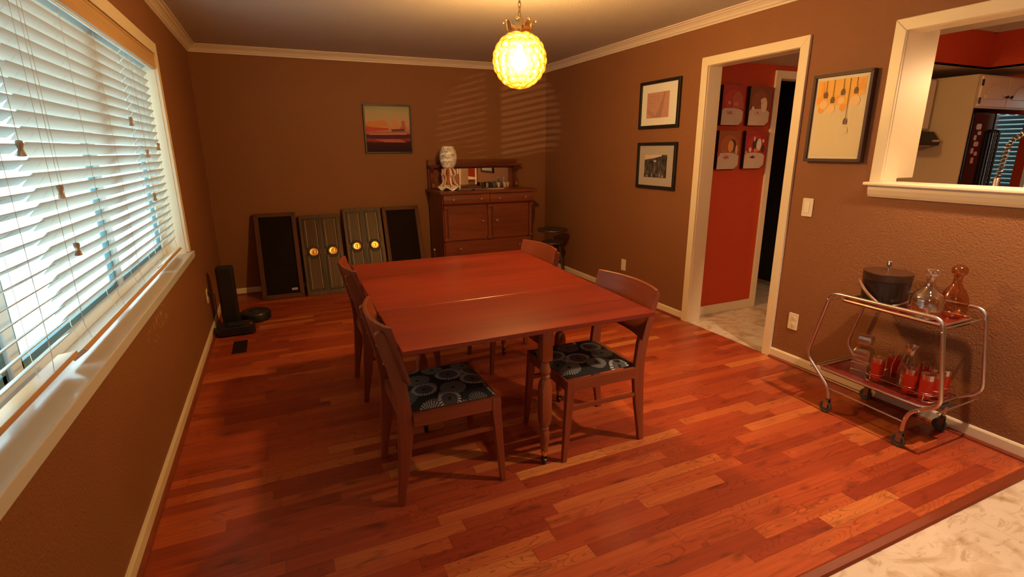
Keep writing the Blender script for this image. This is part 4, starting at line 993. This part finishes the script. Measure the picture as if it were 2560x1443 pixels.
mg = MB().lathe([(0.012, 0), (0.016, 0.004), (0.020, 0.050), (0.0205, 0.055), (0.018, 0.052), (0.014, 0.008), (0.001, 0.006)], seg=16, caps=False)
cups = [('small white shot glass near the right end of the sideboard top', (0.62, 0.58, 0.54), 3.045, -0.20), ('small pinkish shot glass in front of the tall blue bottle', (0.70, 0.50, 0.44), 3.105, -0.24), ('small yellow shot glass at the far right of the sideboard top', (0.76, 0.52, 0.20), 3.165, -0.19)]
for lab, c_, x, y in cups:
    m2 = MB().lathe([(0.012, 0), (0.015, 0.003), (0.021, 0.054), (0.0215, 0.057), (0.019, 0.054), (0.013, 0.008), (0.001, 0.006)], seg=16, caps=False)
    m2.build('shot_glass', plain('cup_glaze_%d' % int(c_[1]*100), c_, 0.25), smooth=True, loc=(x, y, TOPZ), label=lab, cat='shot glass', group='small glasses along the sideboard mirror')
for i in range(4):
    x = 2.865+0.045*i
    MB().lathe([(0.011, 0), (0.015, 0.003), (0.018, 0.050), (0.0185, 0.052), (0.015, 0.050), (0.011, 0.008), (0.001, 0.006)], seg=14, caps=False).build('shot_glass', plain('dark_cup_%d' % i, [(0.05, 0.04, 0.03), (0.30, 0.30, 0.26), (0.03, 0.03, 0.03), (0.12, 0.13, 0.12)][i], 0.2), smooth=True, loc=(x, -0.165, TOPZ), label=['leftmost dark shot glass in the row before the mirror', 'pale grey shot glass, second of the mirror row', 'black shot glass, third of the mirror row', 'dark grey shot glass beside the white one in the mirror row'][i], cat='shot glass', group='small glasses along the sideboard mirror')
t = thing('blue_bottle', 'slim tall pale blue bottle by the right end of the mirror', 'bottle', (3.125, -0.165, TOPZ))
MB().lathe([(0.012, 0), (0.014, 0.004), (0.014, 0.072), (0.008, 0.085), (0.007, 0.098)], seg=14).build('body', plain('pale_blue_glass', (0.30, 0.30, 0.42), 0.2), t, smooth=True)
MB().lathe([(0.008, 0.0985), (0.008, 0.112), (0.006, 0.114)], seg=12).build('cap', m_silver, t, smooth=True)
# brass rod beside the sideboard
t = thing('brass_rod', 'thin brass rod with a rounded tip leaning between the panels and the sideboard', 'rod', (2.165, -0.40, 0))
MB().tube([(0.030, 0.02, 0.003), (0.006, 0.0, 0.30), (0.000, 0.0, 0.375)], 0.005, 8).build('shaft', m_brass, t, smooth=True)
MB().sphere((0.0, 0, 0.385), 0.013, 12, 8).build('tip', plain('pale_brass_tip', (0.85, 0.72, 0.40), 0.3, 0.6), t, smooth=True)

# ================================================================== LEANING PANELS
def lean(lab, name, cat, x0, x1, yb, hgt, rz=0.0, group=None):
    """local frame: u across, v up the face, -w out of the face; leans against the wall"""
    top_y = -0.062; ang = math.atan2((-top_y+yb)*-1, hgt)
    L_ = math.hypot(hgt, yb-top_y)
    t = thing(name, lab, cat, ((x0+x1)/2, yb, 0.0015), rz, group)
    ang = math.asin((top_y-yb)/L_)
    t.rotation_euler = (-ang, 0, rz)
    return t, (x1-x0), L_
def speaker(lab, x0, x1, yb, hgt, badge=False):
    t, w_, h_ = lean(lab, 'speaker_panel', 'speaker', x0, x1, yb, hgt)
    a = w_/2; fw = 0.044
    mb = MB()
    for P in ([(-a, 0), (a, 0), (a-fw, fw), (-a+fw, fw)], [(-a, h_), (a, h_), (a-fw, h_-fw), (-a+fw, h_-fw)], [(-a, 0), (-a, h_), (-a+fw, h_-fw), (-a+fw, fw)], [(a, 0), (a, h_), (a-fw, h_-fw), (a-fw, fw)]): mb.prism(P, 'y', 0.0, 0.055)
    mb.build('frame', m_walnut, t, bevel=0.004)
    MB().box(-a+fw-0.004, a-fw+0.004, 0.016, 0.050, fw-0.004, h_-fw+0.004).build('grille', m_grille, t)
    if badge:
        MB().box(a-fw-0.075, a-fw-0.018, 0.010, 0.0155, fw+0.030, fw+0.056).build('badge', plain('worn_silver_badge', (0.30, 0.24, 0.24), 0.35, 0.6), t, bevel=0.002)
    return t
def ornate(lab, x0, x1, yb, hgt):
    t, w_, h_ = lean(lab, 'ornate_panel', 'cabinet door', x0, x1, yb, hgt, group='carved door panels leaning on the back wall')
    a = w_/2
    MB().box(-a, a, 0.008, 0.050, 0, h_).build('board', m_antique, t, bevel=0.004)
    cz = h_*0.535; hw = w_*0.165; R0 = 0.050
    for cx_ in (-w_*0.235, w_*0.235):
        # moulded outline that swells into a circle around the medallion
        for k, (rw, mat, d) in enumerate(((0.0085, m_antdark, 0.0), (0.0050, m_antedge, 0.016))):
            ww = hw-d; z0 = 0.055+d; z1 = h_-0.045-d; RR = R0-d*0.2
            up = [(cx_-ww, cz+RR*0.55), (cx_-ww, z1), (cx_+ww, z1), (cx_+ww, cz+RR*0.55)]
            a0 = math.asin(0.55)
            arc = [(cx_+RR*1.28*math.cos(q), cz+RR*1.28*math.sin(q)) for q in [a0+(PI-2*a0)*i/10 for i in range(11)]]
            lo = [(x, 2*cz-z) for x, z in arc]
            mbx = MB(); mbx.tube([(x, 0.007, z) for x, z in up+arc[1:-1][::1]], rw, 6, closed=True)
            dn = [(cx_-ww, cz-RR*0.55), (cx_-ww, z0), (cx_+ww, z0), (cx_+ww, cz-RR*0.55)]
            mbx.tube([(x, 0.007, z) for x, z in dn+lo[1:-1]], rw, 6, closed=True)
            mbx.build('moulding', mat, t, smooth=True)
        rot = Matrix.Translation((cx_, 0.0075, cz)) @ Matrix.Rotation(PI/2, 4, 'X')
        MB().lathe([(0.062, 0), (0.061, 0.006), (0.054, 0.009), (0.049, 0.004), (0.001, 0.004)], seg=28, mat=rot).build('rosette', m_antdark, t, smooth=True)
        md = MB().lathe([(0.047, 0.0045), (0.046, 0.011), (0.039, 0.013), (0.034, 0.008), (0.022, 0.007), (0.018, 0.013), (0.001, 0.014)], seg=28, mat=rot).build('medallion', m_brass, t, smooth=True)
        MB().tube([(cx_, -0.006, cz+0.016), (cx_+0.006, -0.012, cz-0.002), (cx_, -0.008, cz-0.016)], [0.003, 0.005, 0.004], 8).build('pull', m_brass, md, smooth=True)
    MB().box(-0.007, 0.007, 0.004, 0.0095, 0.012, h_-0.012).build('centre_strip', m_antdark, t, bevel=0.002)
    return t
speaker('leftmost walnut framed black grille panel with a small badge, leaning on the wall', 0.362, 0.765, -0.345, 0.850, True)
ornate('darker carved double panel with two brass medallions beside the badged speaker panel', 0.790, 1.205, -0.385, 0.812)
ornate('brighter carved double panel with shining brass medallions left of the plain grille', 1.240, 1.652, -0.375, 0.860)
speaker('walnut framed black grille panel standing next to the sideboard', 1.668, 2.085, -0.365, 0.855)

# ================================================================== STOOL
t = thing('wooden_stool', 'dark round swivel stool with a lower disc in the back right corner', 'stool', (3.50, -0.72, 0))
MB().lathe([(0.150, 0.548), (0.172, 0.552), (0.178, 0.562), (0.174, 0.573), (0.150, 0.578), (0.05, 0.572)], seg=36).build('seat', m_stool, t, smooth=True)
MB().lathe([(0.011, 0.42), (0.011, 0.549)], seg=12).build('screw_post', plain('old_steel_screw', (0.30, 0.22, 0.17), 0.35, 0.9), t, smooth=True)
MB().lathe([(0.06, 0.402), (0.125, 0.404), (0.132, 0.414), (0.128, 0.426), (0.06, 0.440), (0.03, 0.452)], seg=32).build('lower_disc', m_stool, t, smooth=True)
for i in range(4):
    a = PI/4+PI/2*i; ca, sa = math.cos(a), math.sin(a)
    pr = [(0.085, 0.406, 0.016), (0.095, 0.33, 0.019), (0.108, 0.25, 0.014), (0.112, 0.235, 0.019), (0.125, 0.15, 0.017), (0.145, 0.0, 0.011)]
    MB().tube([(r_*ca, r_*sa, z_) for r_, z_, q in pr], [q for r_, z_, q in pr], 10).build('leg', m_stool, t, smooth=True)
mb = MB()
for z_, r_ in ((0.19, 0.118),):
    for i in range(4):
        a = PI/4+PI/2*i; b = a+PI/2; mb.tube([(r_*math.cos(a), r_*math.sin(a), z_), (r_*math.cos(b), r_*math.sin(b), z_)], 0.008, 8)
mb.build('stretcher', m_stool, t, smooth=True)

# ================================================================== VACUUMS, VENT
t = thing('vacuum_tower', 'tall black vacuum charging tower standing by the left wall', 'vacuum dock', (0.140, -1.145, 0))
MB().prism(rrect(0.130, 0.110, 0.02), 'z', 0.030, 0.535).build('tower_body', m_blackp, t, bevel=0.006)
MB().prism(rrect(0.140, 0.128, 0.02, cx=0, cy=0), 'z', 0.0, 0.030).build('base', m_blackm, t, bevel=0.004)
MB().prism(rrect(0.118, 0.098, 0.018), 'z', 0.5355, 0.541).build('lid', m_blackm, t, bevel=0.002)
t = thing('robot_vacuum', 'round black robot vacuum on the floor right of its tower', 'robot vacuum', (0.318, -0.985, 0))
MB().lathe([(0.118, 0.008), (0.127, 0.014), (0.128, 0.070), (0.122, 0.078)], seg=40).build('body', m_blackp, t, smooth=True)
MB().lathe([(0.121, 0.0785), (0.110, 0.084), (0.070, 0.085), (0.001, 0.085)], seg=40).build('top_plate', plain('brown_black_plate', (0.040, 0.028, 0.022), 0.4), t, smooth=True)
MB().lathe([(0.048, 0.0855), (0.046, 0.092), (0.034, 0.094), (0.001, 0.094)], seg=28).build('button_disc', m_blackm, t, smooth=True)
mb = MB()
for s_ in (-1, 1): mb.box(s_*0.08-0.012, s_*0.08+0.012, -0.03, 0.03, 0, 0.03)
mb.build('wheel', m_rubber, t)
t = thing('robot_mop', 'low square-fronted black robot docked in front of the vacuum tower', 'robot vacuum', (0.182, -1.318, 0))
MB().prism(rrect(0.29, 0.185, 0.045), 'z', 0.008, 0.078).build('body', m_blackp, t, bevel=0.008, seg=3)
MB().box(-0.06, 0.06, -0.04, 0.055, 0.079, 0.086).build('top_cover', m_blackm, t, bevel=0.003)
MB().box(0.105, 0.122, -0.050, -0.020, 0.0785, 0.0855).build('brass_button', m_brass, t, bevel=0.002)
mb = MB()
for s_ in (-1, 1): mb.box(s_*0.10-0.012, s_*0.10+0.012, -0.03, 0.03, 0, 0.02)
mb.build('wheel', m_rubber, t)
t = thing('power_plug', 'black plug pushed into the left wall outlet behind the vacuum tower', 'plug', (0.0095, -1.283, 0.358))
MB().box(0, 0.030, -0.014, 0.014, -0.014, 0.014).build('plug_body', m_blackm, t, bevel=0.004)
MB().tube(arc_path([(0.030, 0, 0), (0.05, 0.0, -0.02), (0.04, 0.03, -0.20), (0.032, 0.06, -0.35)], 0.03), 0.003, 6).build('cord', m_blackm, t, smooth=True)
t = thing('floor_vent', 'small dark metal floor vent set in the laminate below the robots', 'floor vent', (0.222, -1.69, 0.0008))
m_vent = plain('dark_bronze_vent', (0.035, 0.020, 0.014), 0.45, 0.4)
mb = MB(); mb.box(-0.05, 0.05, -0.14, -0.128, 0, 0.004); mb.box(-0.05, 0.05, 0.128, 0.14, 0, 0.004); mb.box(-0.05, -0.040, -0.128, 0.128, 0, 0.004); mb.box(0.040, 0.05, -0.128, 0.128, 0, 0.004)
mb.build('rim', m_vent, t, bevel=0.001)
mb = MB()
for i in range(15): y = -0.122+i*0.0172; mb.box(-0.040, 0.040, y, y+0.008, 0.0005, 0.003)
mb.build('louvres', m_vent, t)
MB().box(-0.040, 0.040, -0.128, 0.128, 0.0, 0.0005).build('dark_opening', m_slot, t)

# ================================================================== BAR CART
CX0, CX1 = 3.352, 3.712
t = thing('bar_cart', 'two-tier metal tube bar cart on casters against the right wall', 'bar cart', (3.53, -4.45, 0))
def cl(x, y, z): return (x-3.53, y+4.45, z)
prof = [(-4.285, 0.084), (-4.275, 0.150), (-4.118, 0.300), (-4.205, 0.695), (-4.745, 0.702), (-4.808, 0.285), (-4.690, 0.205), (-4.672, 0.145), (-4.672, 0.084)]
for X_ in (CX0, CX1):
    MB().tube(arc_path([cl(X_, y, z) for y, z in prof], 0.050, 7), 0.0095, 12).build('side_frame', m_alu, t, smooth=60)
    MB().tube([cl(X_, -4.283, 0.150), cl(X_, -4.672, 0.140)], 0.0042, 8).build('lower_rod', m_alu, t, smooth=True)
    for y, z in ((-4.283, 0.062), (-4.672, 0.062)):
        cst = MB().tube([cl(X_, y, 0.092), cl(X_, y, 0.082)], 0.0115, 10).build('caster', m_rubber, t, smooth=True)
        f_ = MB(); f_.box(*[q for q in (X_-3.53-0.013, X_-3.53-0.010)], y+4.45-0.010, y+4.45+0.016, 0.032, 0.082); f_.box(X_-3.53+0.010, X_-3.53+0.013, y+4.45-0.010, y+4.45+0.016, 0.032, 0.082); f_.box(X_-3.53-0.013, X_-3.53+0.013, y+4.45-0.010, y+4.45+0.010, 0.0795, 0.084)
        f_.build('fork', plain('caster_steel', (0.35, 0.27, 0.22), 0.3, 0.9) if 'caster_steel' not in MATS else MATS['caster_steel'], cst)
        MB().lathe([(0.006, -0.006), (0.023, -0.006), (0.027, -0.008), (0.0345, -0.005), (0.0345, 0.005), (0.027, 0.008), (0.023, 0.006), (0.006, 0.006)], seg=28, mat=Matrix.Translation(cl(X_, y+0.008, 0.0345)) @ Matrix.Rotation(PI/2, 4, 'Y')).build('wheel', m_rubber, cst, smooth=True)
for y, z in ((-4.196, 0.650), (-4.738, 0.648), (-4.150, 0.235), (-4.800, 0.250)):
    MB().tube([cl(CX0, y, z), cl(CX1, y, z)], 0.0045, 8).build('cross_rod', m_alu, t, smooth=True)
mb = MB()
for X_, d in ((CX0, -1),):
    for y, z in ((-4.195, 0.655), (-4.752, 0.640), (-4.160, 0.250), (-4.730, 0.228), (-4.675, 0.165)): mb.sphere(cl(X_+d*0.009, y, z), 0.0045, 8, 6)
mb.build('screw', m_silver, t, smooth=True)
for nm, (tx0, tx1, ty0, ty1, tz) in (('top_tray', (3.425, 3.690, -4.715, -4.205, 0.640)), ('lower_tray', (3.385, 3.690, -4.735, -4.175, 0.226))):
    w_, d_ = tx1-tx0, ty1-ty0; cxx, cyy = (tx0+tx1)/2-3.53, (ty0+ty1)/2+4.45
    tr = MB().prism([(x, y) for x, y in rrect(w_, d_, 0.035, 5, cxx, cyy)], 'z', tz, tz+0.006).build(nm, m_tray, t)
    rp = rrect(w_-0.004, d_-0.004, 0.034, 5, cxx, cyy)
    MB().tube([(x, y, tz+0.010) for x, y in rp], 0.0062, 8, closed=True).build('tray_rim', m_silver, tr, smooth=True)
    if nm == 'top_tray': TR = [(x, y) for x, y in rp]
    mb = MB()
    for yy in (ty0-0.020+4.45, ty1-0.014+4.45): mb.box(cxx-0.05, cxx+0.05, yy, yy+0.034, tz-0.004, tz-0.0005)
    mb.build('tray_clip', m_blackm, tr)
T1 = 0.6465; T2 = 0.2325
# ice bucket
t = thing('ice_bucket', 'dark brown lidded ice bucket with a chrome knob on the cart top', 'ice bucket', (3.572, -4.352, T1))
MB().lathe([(0.100, 0.0), (0.105, 0.004), (0.110, 0.135)], seg=40).build('body', m_bucket, t, smooth=True)
MB().lathe([(0.103, 0.0005), (0.1035, 0.006), (0.101, 0.0065)], seg=40, caps=False).build('base_band', m_chrome, t, smooth=True)
MB().lathe([(0.110, 0.1355), (0.112, 0.140), (0.113, 0.172)], seg=40).build('lid', m_bucketrim, t, smooth=True)
MB().lathe([(0.1135, 0.1725), (0.113, 0.177), (0.107, 0.178), (0.04, 0.183), (0.001, 0.184)], seg=40).build('lid_top', plain('bronze_lid', (0.12, 0.05, 0.025), 0.35, 0.5), t, smooth=True)
MB().lathe([(0.006, 0.183), (0.006, 0.204), (0.013, 0.206), (0.014, 0.232), (0.012, 0.235), (0.001, 0.236)], seg=20).build('knob', m_chrome, t, smooth=True)
# carrying bar hanging across the front
hb = [(-0.090, 0.086, 0.118), (-0.118, 0.060, 0.108), (-0.140, 0.010, 0.072), (-0.137, -0.060, 0.024), (-0.110, -0.092, 0.020), (-0.020, -0.133, 0.055), (0.060, -0.118, 0.100)]
MB().tube(arc_path(hb[:5], 0.03), 0.0085, 10).build('handle', plain('woodgrain_handle', (0.22, 0.11, 0.07), 0.3), t, smooth=True)
MB().tube([hb[4], (-0.075, -0.120, 0.03), (-0.010, -0.138, 0.050), (0.045, -0.125, 0.090)], 0.005, 8).build('handle_arm', m_chrome, t, smooth=True)
# front decanter
def decanter(lab, loc, prof, stop, mat, liq=None, seg=28):
    t = thing('decanter', lab, 'decanter', loc)
    MB().lathe(prof, seg=seg, caps=False).build('body', mat, t, smooth=60)
    MB().lathe(stop, seg=seg).build('stopper', mat, t, smooth=50)
    if liq: MB().lathe(liq[0], seg=seg).build('liquid', liq[1], t, smooth=True)
    return t
decanter('clear squat glass decanter with a little amber liquor, front right on the cart top', (3.502, -4.590, T1),
         [(0.001, 0.002), (0.062, 0.002), (0.070, 0.008), (0.071, 0.095), (0.066, 0.112), (0.050, 0.130), (0.028, 0.148), (0.021, 0.165), (0.019, 0.190), (0.023, 0.206), (0.034, 0.208), (0.034, 0.211), (0.019, 0.209), (0.016, 0.190), (0.018, 0.165), (0.025, 0.146), (0.046, 0.127), (0.066, 0.095), (0.065, 0.014), (0.001, 0.012)],
         [(0.010, 0.190), (0.013, 0.212), (0.030, 0.213), (0.034, 0.218), (0.034, 0.242), (0.030, 0.247), (0.001, 0.248)], m_glass, ([(0.001, 0.0125), (0.0645, 0.0145), (0.0650, 0.034), (0.001, 0.034)], m_whiskey))
decanter('round ribbed amber-brown decanter behind the clear one on the cart', (3.630, -4.640, T1),
         [(0.001, 0.002), (0.035, 0.002), (0.052, 0.014), (0.061, 0.045), (0.063, 0.075), (0.056, 0.105), (0.042, 0.135), (0.026, 0.158), (0.018, 0.178), (0.017, 0.202), (0.022, 0.214)],
         [(0.008, 0.202), (0.012, 0.218), (0.030, 0.222), (0.033, 0.232), (0.030, 0.250), (0.018, 0.262), (0.001, 0.266)], m_amberg)
# square cut decanter on the lower shelf
t = thing('decanter', 'square cut-glass decanter with a cubic stopper on the lower shelf', 'decanter', (3.515, -4.335, T2), 0.25)
mb = MB(); q = 0.042; rg = []
for z_, a_ in ((0, q), (0.03, q), (0.034, q*0.93), (0.038, q), (0.072, q), (0.076, q*0.93), (0.080, q), (0.114, q), (0.118, q*0.93), (0.122, q), (0.140, q), (0.155, q*0.8), (0.164, q*0.38), (0.176, q*0.36)): rg.append([(x, y, z_) for x, y in rrect(2*a_, 2*a_, a_*0.18, 2)])
mb.rings(rg); mb.build('body', m_cut, t)
mb = MB(); rg = []
for z_, a_ in ((0.1765, 0.018), (0.182, 0.031), (0.196, 0.034), (0.212, 0.034), (0.226, 0.030), (0.229, 0.022)): rg.append([(x, y, z_) for x, y in rrect(2*a_, 2*a_, a_*0.2, 2)])
mb.rings(rg); mb.build('stopper', m_cut, t)
# wire rack with carafe and red tumblers
RX, RY = 3.545, -4.560
t = thing('wire_glass_rack', 'chrome wire rack holding red tumblers around a carafe on the lower shelf', 'rack', (RX, RY, T2))
mb = MB()
base = rrect(0.235, 0.330, 0.05, 6); mb.tube([(x, y, 0.014) for x, y in base], 0.0022, 6, closed=True); mb.tube([(x, y, 0.050) for x, y in rrect(0.240, 0.335, 0.05, 6)], 0.0016, 6, closed=True)
for x in (-0.105, 0.105):
    for y in (-0.13, 0.13): mb.tube([(x, y, 0.0005), (x, y, 0.052)], 0.0022, 6)
for x in (-0.04, 0.04): mb.tube([(x, -0.163, 0.014), (x, 0.163, 0.014)], 0.0016, 6)
mb.build('wire_base', m_chrome, t, smooth=True)
GP = [(-0.070, -0.118), (-0.070, -0.042), (-0.070, 0.118), (0.070, -0.118), (0.070, -0.040), (0.070, 0.040), (0.070, 0.118), (0.0, -0.123)]
mb = MB()
for x, y in GP: mb.tube([(x+0.034*math.cos(a), y+0.034*math.sin(a), 0.052) for a in [2*PI*i/20 for i in range(20)]], 0.0014, 5, closed=True)
mb.build('glass_rings', m_chrome, t, smooth=True)
MB().tube(arc_path([(0.0, 0.085, 0.014), (0.0, 0.090, 0.10), (0.0, 0.06, 0.215), (0.0, 0.045, 0.245)], 0.02), 0.002, 6).build('carry_handle', m_chrome, t, smooth=True)
cf = thing('carafe', 'clear glass carafe with flared lip standing among the red tumblers', 'carafe', (RX-0.002, RY+0.012, T2+0.0165))
MB().lathe([(0.001, 0.0), (0.036, 0.0), (0.041, 0.006), (0.041, 0.09), (0.034, 0.13), (0.024, 0.165), (0.020, 0.19), (0.024, 0.212), (0.031, 0.222), (0.029, 0.222), (0.018, 0.19), (0.022, 0.165), (0.038, 0.09), (0.037, 0.01), (0.001, 0.008)], seg=28, caps=False).build('body', m_glass, cf, smooth=60)
def tumbler(lab):
    t = thing('red_tumbler', lab, 'glass', (0, 0, 0), 0, 'red tumblers in the wire rack')
    MB().lathe([(0.001, 0.001), (0.025, 0.001), (0.027, 0.004), (0.031, 0.128), (0.0315, 0.130), (0.0295, 0.130), (0.0255, 0.010), (0.001, 0.009)], seg=24, caps=False).build('glass', m_glass, t, smooth=60)
    MB().lathe([(0.0272, 0.002), (0.0310, 0.100)], seg=24, caps=False).build('red_print', m_redg, t, smooth=60)
    return t
labs = ['red tumbler at the near front corner of the rack', 'red tumbler second along the front of the rack', 'red tumbler at the left front corner of the rack near the square decanter', 'red tumbler at the back right corner of the rack', 'red tumbler second from the right in the back row', 'red tumbler third from the right in the back row', 'red tumbler at the back left corner of the rack', 'red tumbler in the middle of the right end of the rack']
tb = tumbler(labs[0])
for i, (x, y) in enumerate(GP):
    o = tb if i == 0 else copy_tree(tb)
    o.location = (RX+x, RY+y, T2+0.0165); o['label'] = labs[i]
